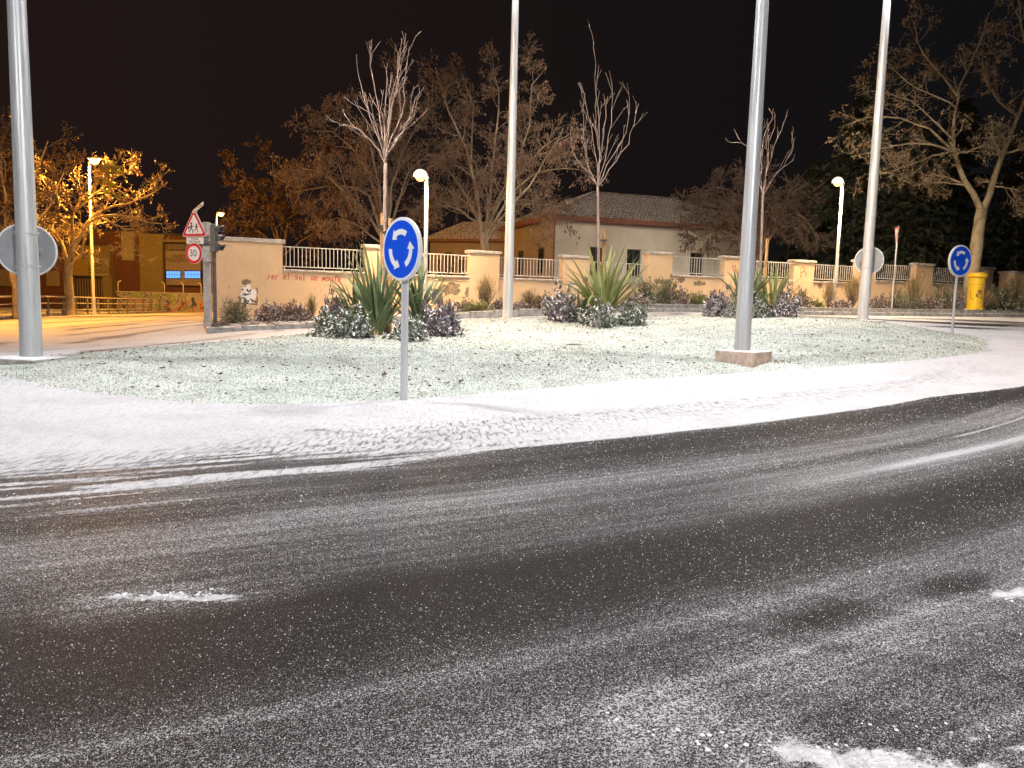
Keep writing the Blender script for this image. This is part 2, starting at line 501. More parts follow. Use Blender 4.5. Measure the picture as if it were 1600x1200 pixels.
MAT['greenyleaf'] = leafmat('lamplit_yellow_leaf', (.34, .36, .07), (.42, .42, .10))  # lamp light put into the colour of the leaves nearest the sodium lamp
MAT['conifer'] = leafmat('conifer_needles', (.025, .040, .022), (.05, .065, .035))
MAT['flax'] = leafmat('flax_leaf', (.09, .14, .06), (.24, .29, .14), .25, 3)
MAT['flaxy'] = leafmat('flax_leaf_yellow', (.17, .21, .06), (.34, .33, .13), .15, 3)
MAT['shrubg'] = leafmat('green_shrub_leaf', (.05, .075, .04), (.10, .14, .07), .85)
MAT['shrubp'] = leafmat('purple_shrub_leaf', (.075, .058, .07), (.16, .125, .145), .8)
MAT['shrubr'] = leafmat('russet_shrub_leaf', (.12, .065, .045), (.24, .15, .12), .6)
MAT['shrubo'] = leafmat('olive_shrub_leaf', (.10, .11, .045), (.21, .21, .10), .40)
MAT['drygrass'] = leafmat('dry_grass_leaf', (.24, .17, .07), (.38, .30, .14), .15)
MAT['blade'] = leafmat('frosted_grass_blade', (.16, .20, .12), (.28, .32, .22), .0)
MAT['bladew'] = leafmat('snowy_grass_blade', (.58, .61, .58), (.76, .78, .76), .0)
MAT['fallen'] = leafmat('fallen_leaf', (.10, .05, .025), (.20, .11, .06), .12)
MAT['grain'] = plain('ice_grain', (.80, .80, .82), .25, var=.06, bump=0)
MAT['clump'] = plain('snow_lump', (.80, .80, .82), .8, var=.06, bump=.6, bscale=30, bdist=.01)
MAT['spray'] = plain('red_spray_paint', (.50, .04, .05), .6, var=.15, bump=0)
MAT['housew'] = m_plaster('white_house_plaster', (.56, .55, .49), .3)
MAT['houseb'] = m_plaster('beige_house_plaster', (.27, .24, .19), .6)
MAT['eave'] = plain('eave_brown', (.17, .075, .05), .8, var=.2)
MAT['tile'] = plain('roof_tile', (.17, .135, .115), .85, var=.3, scale=3, snow=.42)
MAT['glass'] = plain('dark_glass', (.02, .025, .025), .12, bump=0)
MAT['frame'] = plain('dark_frame', (.06, .055, .05), .6)
MAT['brickd'] = m_brick('dark_brick', (.12, .05, .03), (.17, .07, .04), (.15, .11, .08))
MAT['olive'] = m_plaster('olive_render', (.27, .225, .09), .3)
MAT['cream'] = plain('cream_panel', (.36, .32, .22), .8, var=.1)
MAT['ochre'] = plain('ochre_panel', (.36, .25, .06), .8, var=.1)
MAT['greyp'] = plain('grey_panel', (.30, .26, .21), .8, var=.12)
MAT['bluewin'] = emit('lit_window_pane', (.10, .36, 1.0), 1.0)
MAT['mural'] = m_mural()
MAT['greenroof'] = plain('dark_roof', (.05, .045, .04), .8)
# ------------------------------------------------------------------ ground sheet, road sheet
def grid_axis(a, b, lo, hi, fine, grow=1.12, cap=4.0):
    c = list(np.arange(lo, hi+1e-6, fine)); s = fine
    while c[-1] < b: s = min(s*grow, cap); c.append(c[-1]+s)
    L = []; x = lo; s = fine
    while x > a: s = min(s*grow, cap); x -= s; L.append(x)
    return np.array(L[::-1]+c)
def grid_faces(nx, ny):
    i = np.arange(nx-1)[None, :] + np.arange(ny-1)[:, None]*nx
    return np.stack([i, i+1, i+1+nx, i+nx], -1).reshape(-1, 4)

gx = grid_axis(-260, 260, -40, 40, 2.0, 1.2, 30); gy = grid_axis(-260, 420, -10, 60, 2.0, 1.2, 30)
X, Y = np.meshgrid(gx, gy)
Z = TZ(X, Y) - 0.06
np_mesh('ground', np.stack([X, Y, Z], -1).reshape(-1, 3), grid_faces(len(gx), len(gy)), MAT['earth'], smooth=True)['kind'] = 'structure'

PC = np.array([-19.5, 40.0])          # centre of the tyre-track arcs
def polar(x, y):
    dx = x-PC[0]; dy = y-PC[1]; r = np.hypot(dx, dy); th = np.arctan2(dx, -dy)
    return r, th*38.0
edge_px = [(-260,800), (0,775), (150,768), (300,752), (430,733), (550,727), (800,702), (1000,682), (1250,652), (1450,621), (1600,604)]
EP = [rayground(*p) for p in edge_px]
er, es = polar(np.array([p.x for p in EP]), np.array([p.y for p in EP]))
rx = grid_axis(-70, 70, -6.5, 9.5, .05, 1.10, 3.0); ry = grid_axis(-30, 75, 1.6, 15.0, .05, 1.10, 3.0)
X, Y = np.meshgrid(rx, ry)
# height: only a coarse terrain evaluation is needed, it is smooth
R_, S_ = polar(X, Y)
zx = np.linspace(-70.5, 73, 160); zy = np.linspace(-33, 78, 160)
ZX, ZY = np.meshgrid(zx, zy)
zx2 = zx; ZG = TZ(ZX, ZY)
def bil(x, y):
    u = np.clip((x-zx[0])/(zx[1]-zx[0]), 0, 158.999); v = np.clip((y-zy[0])/(zy[1]-zy[0]), 0, 158.999)
    i = u.astype(int); j = v.astype(int); a = u-i; b = v-j
    return ZG[j, i]*(1-a)*(1-b)+ZG[j, i+1]*a*(1-b)+ZG[j+1, i]*(1-a)*b+ZG[j+1, i+1]*a*b
ER = np.interp(S_, es, er)
d = R_ - ER                                   # >0 : driven part, <0 : snow
left = sst(2.0, -3.5, S_ - 22.0) if False else sst(.3, -3.2, X)      # messier towards the left
wob = (fbm(S_*.55, R_*3.5, 4)-.5)
wid = .09 + .40*left
snow = 1 - sst(-wid, wid, d + wob*(.10+.9*left))
# streaks scraped open inside the snow on the left, and two narrow tread bands
stk = fbm(S_*.22+9, R_*9.0, 4)
snow -= .35*left*sst(.50, .62, stk)*sst(-1.9, -.4, d)*(d < .3)
band = np.exp(-((d+.27)/.06)**2)*sst(.9, .0, X)*sst(-4.2, -3.0, X)
snow -= .50*band*sst(.40, .55, fbm(S_*1.3, R_*6, 3))
snow += .75*left*sst(.52, .60, fbm(S_*.3+40, R_*7.0, 4))*sst(.75, .1, d)*(d > -.2)
ra = -.10; uu = S_*math.cos(ra)+R_*math.sin(ra); vv = -S_*math.sin(ra)+R_*math.cos(ra)
stk2 = fbm(uu*.35+3, vv*13, 4); stk3 = fbm(S_*.5+70, R_*20.0, 3)
zone = sst(.8, -1.6, X)*sst(-1.5, -.5, d)*sst(.5, .1, d)
snow -= zone*(.60*sst(.46, .66, stk2) + .45*sst(.48, .70, stk3))*(.35+.9*fbm(S_*.9+5, R_*2.2, 3))
snow += .62*left*sst(.40, .60, fbm(uu*.3+11, vv*9, 4))*sst(1.1, .25, d)*(d > -.1)
pa = rayground(470, 671); pb = rayground(602, 680); Lp = math.hypot(pb.x-pa.x, pb.y-pa.y)
up_ = ((X-pa.x)*(pb.x-pa.x)+(Y-pa.y)*(pb.y-pa.y))/Lp; vp_ = (-(X-pa.x)*(pb.y-pa.y)+(Y-pa.y)*(pb.x-pa.x))/Lp
prt = sst(0, .15, up_)*sst(Lp, Lp*.6, up_)*np.exp(-(vp_/.10)**2); snow -= .42*prt
# frost on the driven part
fr = .47 + .34*(fbm(S_*.10, R_*3.4, 4)-.5) + .10*(fbm(X*.9, Y*.9, 3)-.5)
darkb = np.exp(-((R_-41.05-(.12*(fbm(S_*.2, R_*0, 2)-.5)))/.42)**2)
fr -= .42*darkb*sst(8.5, 2.5, Y)+.24*darkb
fr -= .28*np.exp(-((d-.55)/.42)**2)*sst(-2.5, 1.5, X)
fr += .22*np.exp(-((d-1.5)/.35)**2)
lit = np.exp(-((R_-40.12-.05*wob)/.13)**2)*sst(2.2, 4.2, X); fr += .35*np.exp(-((R_-40.1)/.3)**2)*sst(1.0, 3.2, X)  # narrow streak of snow left between the wheel tracks
thin_snow_streak = np.exp(-((R_-39.62)/.05)**2)*sst(4.8, 5.6, X)
snow = np.maximum(snow, np.clip(lit*.95*(.40+.7*stk)+thin_snow_streak*.7*(.4+stk), 0, 1))
fr += .10*np.exp(-((R_-42.1)/.4)**2); fr += .11*(sst(.5, .66, fbm(S_*.16+30, R_*16, 3))-.3)
def px_blob(cx, cy, ang_pts):
    return None
# snow left between the tracks: quick pixel-anchored patches on the ground
def patch(p0, p1, w, amt, taper=True):
    a = rayground(*p0); b = rayground(*p1); L = math.hypot(b.x-a.x, b.y-a.y); ux, uy = (b.x-a.x)/L, (b.y-a.y)/L
    u = (X-a.x)*ux+(Y-a.y)*uy; v = -(X-a.x)*uy+(Y-a.y)*ux
    n = 1.5*(fbm(X*9, Y*9, 4)-.5)+.9*(fbm(X*24, Y*24, 2)-.5)
    m = sst(0, .25*L, u)*sst(L*1.05, L*.8, u)
    ww = w*(.35+.65*np.clip(u/L, 0, 1)) if taper else w
    return amt*m*sst(1.6, .25, np.abs(v)/ww + n*1.3)
snow = np.maximum(snow, patch((1120,1158), (1640,1240), .11, .9))
snow = np.maximum(snow, patch((1460,1145), (1680,1190), .035, .75))
snow = np.maximum(snow, patch((1500,935), (1700,925), .09, .85))
snow = np.maximum(snow, patch((130,930), (400,938), .045, .8, False))
fr += patch((30,950), (520,945), .25, .25, False) + patch((900,1110), (1300,1190), .30, .20, False)
# second set of tracks bottom right, running down to the right
a = rayground(1250, 1040); b = rayground(1600, 1120)
ang = math.atan2(b.y-a.y, b.x-a.x); v2 = -(X-a.x)*math.sin(ang)+(Y-a.y)*math.cos(ang)
reg = sst(.2, 1.2, X)*sst(4.6, 3.6, Y)
fr += reg*.12*(sst(.40, .66, fbm(v2*11, (X+Y)*.9, 4))-.45)
blk = rayground(1290, 962); fr -= .5*np.exp(-(((X-blk.x)*.8-(Y-blk.y)*.5)/.45)**2-(((X-blk.x)*.5+(Y-blk.y)*.8)/.09)**2*.4)*0
for (bx, by, sx_) in ((1290, 965, .28), (1500, 915, .28)):
    q0 = rayground(bx, by); u = (X-q0.x)*.85+(Y-q0.y)*.5; v = -(X-q0.x)*.5+(Y-q0.y)*.85
    fr -= .55*np.exp(-(u/sx_)**2-(v/.10)**2)
# the rest of the roundabout and the streets: snow with driven lanes
far = sst(15.0, 19.0, Y) + sst(-5.5, -9.0, X)*sst(9, 12, Y); far = np.clip(far, 0, 1)
r2 = np.hypot(X-1.5, (Y-18.5)*1.15)
lane = .5+.5*np.cos(r2*2*PI/1.55+1.2*fbm(X*.1, Y*.1, 2))
wtrk = sst(.55, .9, lane)*sst(.35, .6, fbm(r2*1.2, np.arctan2(X, Y)*5, 3))
snow_far = .98 - .95*wtrk*sst(2, 10, X)*sst(22, 23, Y) - .50*wtrk*sst(2, -6, X) - .25*sst(.5, .8, fbm(X*.35, Y*1.3, 4))
rt = sst(8, 10.5, X)*sst(22.3, 23.2, Y)
yy = Y-.16*X+.35*(fbm(X*.25, Y*.4, 3)-.5)
stp = sum(np.exp(-((yy-c_)/w_)**2) for c_, w_ in ((22.6, .35), (24.6, .30), (26.1, .75), (28.3, .35), (30.2, .5)))
snow_far = snow_far*(1-rt)+rt*(1.0-1.05*np.clip(stp, 0, 1)*(.55+.6*fbm(X*.5, Y*3, 3)))
snow = snow*(1-far)+snow_far*far
snow = np.where((X > 9.6) & (Y < 15) & (d > 0), snow*.6, snow)
tread = np.exp(-((d+1.15)/.35)**2)*.55 + .9*np.exp(-((d+1.62-.12*wob)/.16)**2)*sst(-3, 0, X) + .8*np.exp(-((d+.75)/.18)**2)*sst(2, -2, X) + band
tread = np.clip((tread+prt*1.2+zone*.4)*(1-far), 0, 1)
Zr = bil(X, Y) + 0.004 - .0*d
np_mesh('road', np.stack([X, Y, Zr], -1).reshape(-1, 3), grid_faces(len(rx), len(ry)), MAT['road'], smooth=True,
        attrs={'snow': snow.ravel(), 'frost': np.clip(fr, 0, 1).ravel(), 'tread': tread.ravel(),
               'polar': np.stack([S_.ravel(), R_.ravel(), np.zeros(R_.size)], -1)})['kind'] = 'structure'

# ------------------------------------------------------------------ the island
front = [(-15,584), (60,600), (150,614), (300,629), (450,632), (560,628), (700,620), (850,607), (1000,592), (1150,583), (1300,573), (1420,564), (1500,556), (1540,548)]
pts = [rayground(*p) for p in front]
pts = [Vector((p.x, p.y, 0)) for p in pts]
back = [(1547,541,20.3), (1530,532,21.6), (1480,523,22.6), (1410,511,24.9), (1340,504,26.6), (1220,499,27.0), (1080,496,27.2), (930,496,27.2), (793,498,26.6),
        (640,505,25.4), (500,513,22.8), (300,527,18.8), (150,546,15.9), (60,560,14.2), (10,572,13.2)]
pts += [Vector((gp(px, Yd).x, Yd, 0)) for px, py, Yd in back]
IC = Vector((1.5, 19.0, 0))
# resample the outline evenly
def resample(P, n, closed=True):
    P = list(P)+([P[0]] if closed else []); L = [0]
    for i in range(1, len(P)): L.append(L[-1]+(P[i]-P[i-1]).length)
    out = []
    for k in range(n):
        t = L[-1]*k/(n if closed else n-1); i = max(j for j in range(len(L)) if L[j] <= t+1e-9); i = min(i, len(P)-2)
        f = (t-L[i])/max(L[i+1]-L[i], 1e-9); out.append(P[i].lerp(P[i+1], f))
    return out
OUT = resample(pts, 260)
for _ in range(3): OUT = [(OUT[i-1]+OUT[i]*2+OUT[(i+1) % len(OUT)])/4 for i in range(len(OUT))]
oa = np.array([(p.x, p.y) for p in OUT])
ks = np.concatenate([np.linspace(0.02, .9, 60), np.linspace(.915, 1.0, 14)])
ang_w = 1 + .008*(nrg.rand(len(oa))-.5)
V = []
for k in ks:
    P = np.array([IC.x, IC.y])[None, :] + (oa-np.array([IC.x, IC.y]))*k*(ang_w[:, None] if k > .95 else 1)
    h = .10*(1-k**10) + (.03*(fbm(P[:, 0]*1.5, P[:, 1]*1.5, 3)-.3) + .025*(fbm(P[:, 0]*7, P[:, 1]*7, 2)-.5))*(1-k**8) + .006
    V.append(np.concatenate([P, (bil(P[:, 0], P[:, 1])+h)[:, None]], 1))
n = len(oa); V = np.concatenate(V)
i = np.arange(n); F = []
for r in range(len(ks)-1): F.append(np.stack([r*n+i, (r+1)*n+i, (r+1)*n+(i+1) % n, r*n+(i+1) % n], -1))
lawn = np_mesh('lawn', V, np.concatenate(F), MAT['lawn'], smooth=True); lawn['kind'] = 'structure'

from mathutils.bvhtree import BVHTree
bv = BVHTree.FromPolygons([tuple(v) for v in V], [tuple(f) for f in np.concatenate(F)])
def lawn_z(x, y):
    h = bv.ray_cast(Vector((x, y, 20)), Vector((0, 0, -1)))
    return h[0].z if h[0] is not None else tz(x, y)

def inside_k(x, y):
    """fraction of the way from the island centre to its edge"""
    a = np.arctan2(y-IC.y, x-IC.x); oa_a = np.arctan2(oa[:, 1]-IC.y, oa[:, 0]-IC.x); rr = np.hypot(oa[:, 0]-IC.x, oa[:, 1]-IC.y)
    o = np.argsort(oa_a); return np.hypot(x-IC.x, y-IC.y)/np.interp(a, oa_a[o], rr[o], period=2*PI)

def blades(name, m, N, hmin, hmax, wmin, wmax):
    x = nrg.uniform(-11, 14, N*3); y = nrg.uniform(9, 27, N*3)
    keep = (inside_k(x, y) < 1.0 + .012*nrg.randn(N*3)); x = x[keep]; y = y[keep]
    pr = np.clip(1.35-(y-9)/22, .25, 1); k2 = nrg.rand(len(x)) < pr; x = x[k2][:N]; y = y[k2][:N]
    n = len(x); z = bil(x, y) + .10*(1-np.clip(inside_k(x, y), 0, 1)**10) + (.03*(fbm(x*1.5, y*1.5, 3)-.3) + .025*(fbm(x*7, y*7, 2)-.5))*(1-np.clip(inside_k(x, y), 0, 1)**8)
    a = nrg.uniform(0, 2*PI, n); wd = nrg.uniform(wmin, wmax, n)*(.7+y/22); h = nrg.uniform(hmin, hmax, n); ln = nrg.uniform(-.035, .035, (n, 2))
    dx = np.cos(a)*wd/2; dy = np.sin(a)*wd/2
    A = np.stack([x-dx, y-dy, z-.004], -1); B = np.stack([x+dx, y+dy, z-.004], -1); C = np.stack([x+ln[:, 0], y+ln[:, 1], z+h], -1)
    V = np.stack([A, B, C], 1).reshape(-1, 3); F = np.arange(3*n).reshape(-1, 3)
    o = np_mesh(name, V, F, m); o['kind'] = 'stuff'; return o
tag(blades('grass', MAT['blade'], 32000, .02, .045, .008, .014), 'short green grass blades of the roundabout island', 'grass')
tag(blades('snowy_grass', MAT['bladew'], 120000, .012, .036, .010, .020), 'snow-covered blades of grass on the roundabout island', 'grass')

# ------------------------------------------------------------------ kerb in front of the wall, planting bed
kb = [(327,523,23.2), (400,518.5,24.0), (500,513,25.0), (640,504,26.6), (793,496,28.5), (900,491.5,29.8), (1000,488,31.0), (1130,489.5,32.6), (1250,492,34.5), (1350,493.5,35.8), (1450,494.5,37.0), (1600,495.5,39.0), (1760,497,41)]
KB = [at(*p) for p in kb]
WN = [(-1.385, 0)]
def wall_pt(n):
    Yw = 30*(1+.0568*n); px = (595+202*n)/(1+.0568*n); p = at(px, 470, Yw); return Vector((p.x, Yw, 0))
W0, W8 = wall_pt(0), wall_pt(8)
WD = (W8-W0).normalized(); WNRM = Vector((WD.y, -WD.x, 0))      # WNRM points to the viewer
WANG = math.atan2(WD.y, WD.x)
def wall_s(n): return (wall_pt(n)-W0).dot(WD)
def WP(s, off=0, z=0): return W0 + WD*s + WNRM*off + Vector((0, 0, z))

# bed: strip between kerb and wall
V = []; NB = 60
KR = resample(KB, NB, False)
sw = [ (WD.dot(Vector((p.x, p.y, 0))-W0)) for p in KR]
kh = [ .20 + .15*min(1, max(0, (p.x+7)/14)) for p in KR]
for i, p in enumerate(KR):
    t_w = i/(NB-1)
    wq = WP(wall_s(-1.385)-.6 + (wall_s(9.6)-wall_s(-1.385)+.6)*t_w, .0)
    for j in range(9):
        f = j/8; x = p.x+(wq.x-p.x)*f; y = p.y+(wq.y-p.y)*f
        z0 = p.z+kh[i]-.015; zw = max(tz(wq.x, wq.y)+.12, z0-.1)
        z = z0+(zw-z0)*f + (.05*math.sin(x*2.1+y)+.04*math.sin(y*3.7-x))*math.sin(f*PI)
        V.append((x, y, z))
Fq = [(i*9+j, (i+1)*9+j, (i+1)*9+j+1, i*9+j+1) for i in range(NB-1) for j in range(8)]
bed = np_mesh('planting_bed', V, Fq, MAT['bed'], smooth=True); bed['kind'] = 'structure'
bvb = BVHTree.FromPolygons(V, Fq)
def bed_z(x, y):
    h = bvb.ray_cast(Vector((x, y, 20)), Vector((0, 0, -1)))
    return h[0].z if h[0] is not None else tz(x, y)

kt = thing('kerb', 'long grey concrete kerb holding the planting bed in front of the wall', 'kerb', (KB[0].x, KB[0].y, KB[0].z))
Lk = sum((KB[i+1]-KB[i]).length for i in range(len(KB)-1)); nk = int(Lk/.98)
KK = resample(KB, nk+1, False)
for i in range(nk):
    a, b = KK[i], KK[i+1]; d_ = b-a; L = d_.length; rz = math.atan2(d_.y, d_.x); nrm = Vector((-d_.y, d_.x, 0)).normalized()
    hh = .20+.15*min(1, max(0, ((a.x+b.x)/2+7)/14))
    sl = d_.z
    if hh < .30:
        m = MB(); m.bbox((a+b)/2+nrm*.07+Vector((0, 0, hh/2-.03)), (L-.014, .14, hh+.06), .018, rz); obj('kerb_stone', m, MAT['kerb'], kt)
    else:
        m = MB(); m.bbox((a+b)/2+nrm*.10+Vector((0, 0, .06)), (L-.014, .20, .22), .018, rz); obj('kerb_stone', m, MAT['kerb'], kt)
        m = MB(); m.bbox((a+b)/2+nrm*.115+Vector((0, 0, .17+(hh-.17)/2)), (L-.014, .17, hh-.17-.004), .018, rz); obj('kerb_stone', m, MAT['kerb'], kt)
# left return of the kerb towards the wall
a = KB[0]; b = WP(wall_s(-1.385)-.5, .1, a.z+.02); d_ = b-a; nst = 4
for i in range(nst):
    p = a.lerp(b, (i+.5)/nst); m = MB(); m.bbox(p+Vector((0, 0, .085)), (d_.length/nst-.014, .14, .25), .018, math.atan2(d_.y, d_.x)); obj('kerb_stone', m, MAT['kerb'], kt)

# ------------------------------------------------------------------ boundary wall
wallT = thing('boundary_wall', 'long peach plastered wall with coped piers and grey railings', 'wall', WP(0, 0, tz(W0.x, W0.y)))
def wbox(s0, s1, o0, o1, z0, z1, bev=None):
    m = MB(); c = WP((s0+s1)/2, (o0+o1)/2, (z0+z1)/2); sz = (s1-s0, o1-o0, z1-z0)
    if bev: m.bbox(c, sz, bev, WANG)
    else: m.box(c, sz, WANG)
    return m
PH = .65
def ctop(n): return 2.38 if n < 2.9 else (2.80 if n < 5.9 else 2.98)
def ptop(n): return 3.38 if n < 2.5 else (3.74 if n < 5.5 else 3.94)
sL0, sL1 = wall_s(-1.385), wall_s(-.87)
base = min(tz(WP(s).x, WP(s).y) for s in np.linspace(sL0, wall_s(9), 12)) - .5
# tall block at the left
obj('pier', wbox(sL0-.2, sL1, -.20, .15, base, 3.30), MAT['peach'], wallT)
obj('pier_cap', wbox(sL0-.28, sL1+.09, -.28, .23, 3.302, 3.44, .02), MAT['coping'], wallT)
piers = [(-1.0, None, sL1)]
pr = [(wall_s(k)-PH, wall_s(k)+PH, k) for k in range(0, 8)]
pr.append((wall_s(8.15)-PH, wall_s(8.15)+PH, 8))
prev_end = sL1; prev_n = -1
barM = None
for (s0, s1, k) in pr:
    zt = ptop(k)
    obj('pier', wbox(s0, s1, -.20, .15, base, zt-.07), MAT['peach'], wallT)
    obj('pier_cap', wbox(s0-.08, s1+.08, -.28, .23, zt-.068, zt+.05, .02), MAT['coping'], wallT)
    # panel before this pier
    zc = ctop(k-.5); a0, a1 = prev_end, s0
    obj('wall_panel', wbox(a0, a1, -.14, .09, base, zc-.08), MAT['peach'], wallT)
    obj('coping', wbox(a0+.004, a1-.004, -.22, .17, zc-.078, zc, .018), MAT['coping'], wallT)
    rl = MB()
    for zz in (zc+.10, zc+.82):
        rl.tube([WP(a0+.003, 0, zz), WP(a1-.003, 0, zz)], .020, 6)
    for t in (.03, .5, .97): rl.tube([WP(a0+(a1-a0)*t, 0, zc-.01), WP(a0+(a1-a0)*t, 0, zc+.1)], .014, 6)
    # bracket back to the pier
    for zz in (zc+.14, zc+.78): rl.tube([WP(a1-.28, 0, zz), WP(a1-.02, .12, zz+.02)], .010, 5)
    ro = obj('railing', rl, MAT['rail'], wallT, origin=WP(a0, 0, zc))
    nb = int(round((a1-a0)/.145))
    if barM is None:
        bm_ = MB(); bm_.box((0, 0, .36), (.022, .022, .70), WANG)
        barM = bpy.data.meshes.new('bar'); barM.from_pydata(bm_.v, [], bm_.f); barM.update()
    for j in range(1, nb):
        mkobj('bar', barM, MAT['rail'], ro, WD*((a1-a0)*j/nb)+Vector((0, 0, .10)))
    prev_end = s1; prev_n = k
# thin cabling loops, fallen render, posters and spray paint on the wall face
def on_wall(px, py, off=.15):
    """hit the wall face plane (offset off towards the viewer)"""
    d = _r*((px-800)/FPX) + _u*((600-py)/FPX) + _f; p0 = WP(0, off); t = (p0-CAM).dot(WNRM)/d.dot(WNRM); return CAM+d*t
def wall_off(px, py):
    q = on_wall(px, py, .12); s = (q-W0).dot(WD)
    if s < sL1: return .15
    for (s0, s1, k) in pr:
        if s0 < s < s1: return .15
    return .09
def blob_on_wall(px, py, wpx, hpx, name, m, seed, rag=.35, kids=True):
    off = wall_off(px, py); R = random.Random(seed); N = 22; P = []
    for i in range(N):
        a = 2*PI*i/N; r = 1+R.uniform(-rag, rag); P.append((px+wpx/2*math.cos(a)*r, py+hpx/2*math.sin(a)*r))
    V = [on_wall(x, y, off+.004) for x, y in P]+[on_wall(x, y, off-.01) for x, y in P]
    mb = MB(); mb.add(V, [tuple(range(N))]+[(i, i+N, (i+1) % N+N, (i+1) % N) for i in range(N)])
    return obj(name, mb, m, wallT)
sd = 3
for (px, py, wp, hp) in [(704,452,34,20), (731,457,11,14), (752,462,9,13), (384.5,440.5,14,9), (914,438,10,11), (1026,439,9,7), (1038,440,20,8), (1064,437.5,12,8),
                         (1091,443,17,7), (1300.5,443,1,1), (1282,447,7,9), (1433,454,5,5), (1100,443,5,6), (1065,460,5,8)]:
    if wp < 2: continue
    blob_on_wall(px, py, wp, hp, 'bare_patch', MAT['bare'], sd, .30); sd += 1
# torn poster: ragged white paper with dark print
blob_on_wall(389, 461, 25, 27, 'torn_poster', MAT['white'], 51, .28)
def strokes_on_wall(lines, m, name, thick=.02, off=None):
    mb = MB()
    for ln in lines:
        P = [on_wall(x, y, (wall_off(x, y) if off is None else off)+.006) for x, y in ln]
        for a, b in zip(P[:-1], P[1:]):
            d = (b-a); L = d.length
            if L < 1e-5: continue
            d /= L; s = d.cross(WNRM).normalized()*thick/2; a2 = a-d*thick*.3; b2 = b+d*thick*.3
            mb.add([a2-s, b2-s, b2+s, a2+s], [(0, 1, 2, 3)])
    return obj(name, mb, m, wallT)
R = random.Random(5)
pl = []
for k in range(15):
    x = R.uniform(378, 398); y = R.uniform(450, 473); pl.append([(x, y), (x+R.uniform(1, 6), y+R.uniform(-2, 2)), (x+R.uniform(0, 7), y+R.uniform(-2, 4))])
strokes_on_wall(pl+[[(374,474), (402,475.5)], [(401.5,450), (402,459)], [(401.5,464), (402,471)]], MAT['black'], 'poster_print', .035, .15+.003)
strokes_on_wall([[(357,446), (358,449)], [(355,461), (355,465)]], MAT['tlbox'], 'poster_scrap', .05)
# red handwriting
G = {'/': [[(.0,1), (.6,-.2)]], 'l': [[(.3,-.6), (.3,1)]], 'e': [[(.05,.55), (.75,.45), (.6,.1), (.25,.05), (.05,.45), (.15,.9), (.7,.95)]], 'r': [[(.1,.1), (.15,1)], [(.15,.4), (.4,.1), (.8,.15)]],
     's': [[(.75,.1), (.3,.0), (.15,.3), (.65,.6), (.55,.95), (.05,.95)]], 'o': [[(.4,.05), (.1,.4), (.25,.9), (.6,.9), (.75,.45), (.4,.05)]],
     'd': [[(.7,.1), (.3,.1), (.05,.5), (.3,.95), (.65,.8), (.75,.2), (.75,1)]], 'a': [[(.65,.15), (.25,.1), (.05,.5), (.3,.95), (.65,.7), (.65,.1), (.75,1)]],
     'm': [[(.0,1), (.1,.1), (.2,.6), (.4,.1), (.5,.7), (.7,.1), (.85,1)]], 'u': [[(.05,.1), (.1,.8), (.4,.95), (.65,.7), (.7,.1), (.75,1)]], 't': [[(.4,-.3), (.4,1)], [(.05,.2), (.8,.15)]],
     'n': [[(.05,1), (.1,.15)], [(.1,.4), (.45,.05), (.7,.4), (.75,1)]], 'R': [[(.1,1), (.3,.1), (.8,.0), (.7,.4), (.3,.5), (.9,.5), (.8,1)]], 'O': [[(.5,0), (.1,.4), (.3,1), (.8,.8), (.8,.3), (.5,0)]], 'i': [[(.3,.1), (.35,1)]]}
def write(txt, x0, y0, x1, y1, h, name, th=.028):
    n = len(txt); L = []
    for i, ch in enumerate(txt):
        if ch == ' ': continue
        cx = x0+(x1-x0)*i/n; cy = y0+(y1-y0)*i/n+R.uniform(-.6, .6); wd = (x1-x0)/n*1.0
        for st in G[ch]: L.append([(cx+a*wd, cy+b*h) for a, b in st])
    return strokes_on_wall(L, MAT['spray'], name, th)
write('/er el sol de moute', 418, 430, 534, 433.5, 6.5, 'red_graffiti')
write('o u', 563, 438, 590, 441, 10, 'red_graffiti')
strokes_on_wall([[(1250.5,434), (1252,419), (1255,417), (1258,420), (1255,425), (1252,426), (1258,424), (1260,428), (1258,432)]], MAT['spray'], 'red_graffiti', .035)
strokes_on_wall([[(1440,424), (1437,428), (1438,434), (1442,435), (1445,430), (1444,424), (1440,424)], [(1435.5,423), (1436,426)]], MAT['spray'], 'red_graffiti', .03)
strokes_on_wall([[(1144,420), (1146,416), (1149,415), (1150,419), (1148,422), (1151,426)]], MAT['spray'], 'red_graffiti', .035)
# dark hatch low on the wall behind the flax
q = on_wall(683, 465, .12); s_ = (q-W0).dot(WD); obj('hatch', wbox(s_-.22, s_+.22, .092, .12, q.z-.2, q.z+.35), MAT['tl'], wallT)

# gate piers and gate beyond the end of the wall
gT = thing('gate', 'dark barred gate between two peach piers at the far right end of the wall', 'gate', WP(wall_s(8.95), 0, base))
for nn_ in (8.75, 9.45):
    s0 = wall_s(nn_); obj('gate_pier', wbox(s0-.55, s0+.55, -.4, .5, base, 3.72), MAT['peach'], gT); obj('pier_cap', wbox(s0-.63, s0+.63, -.48, .58, 3.722, 3.84, .02), MAT['coping'], gT)
g0, g1 = wall_s(8.75)+.56, wall_s(9.45)-.56
for zz in (1.6, 3.1):
    fr_ = MB(); fr_.tube([WP(g0, 0, zz), WP(g1, 0, zz)], .03, 6); obj('frame_rail', fr_, MAT['frame'], gT)
for j in range(1, 14):
    m = MB(); m.box(WP(g0+(g1-g0)*j/14, 0, 2.3), (.03, .03, 1.75), WANG); obj('bar', m, MAT['frame'], gT)
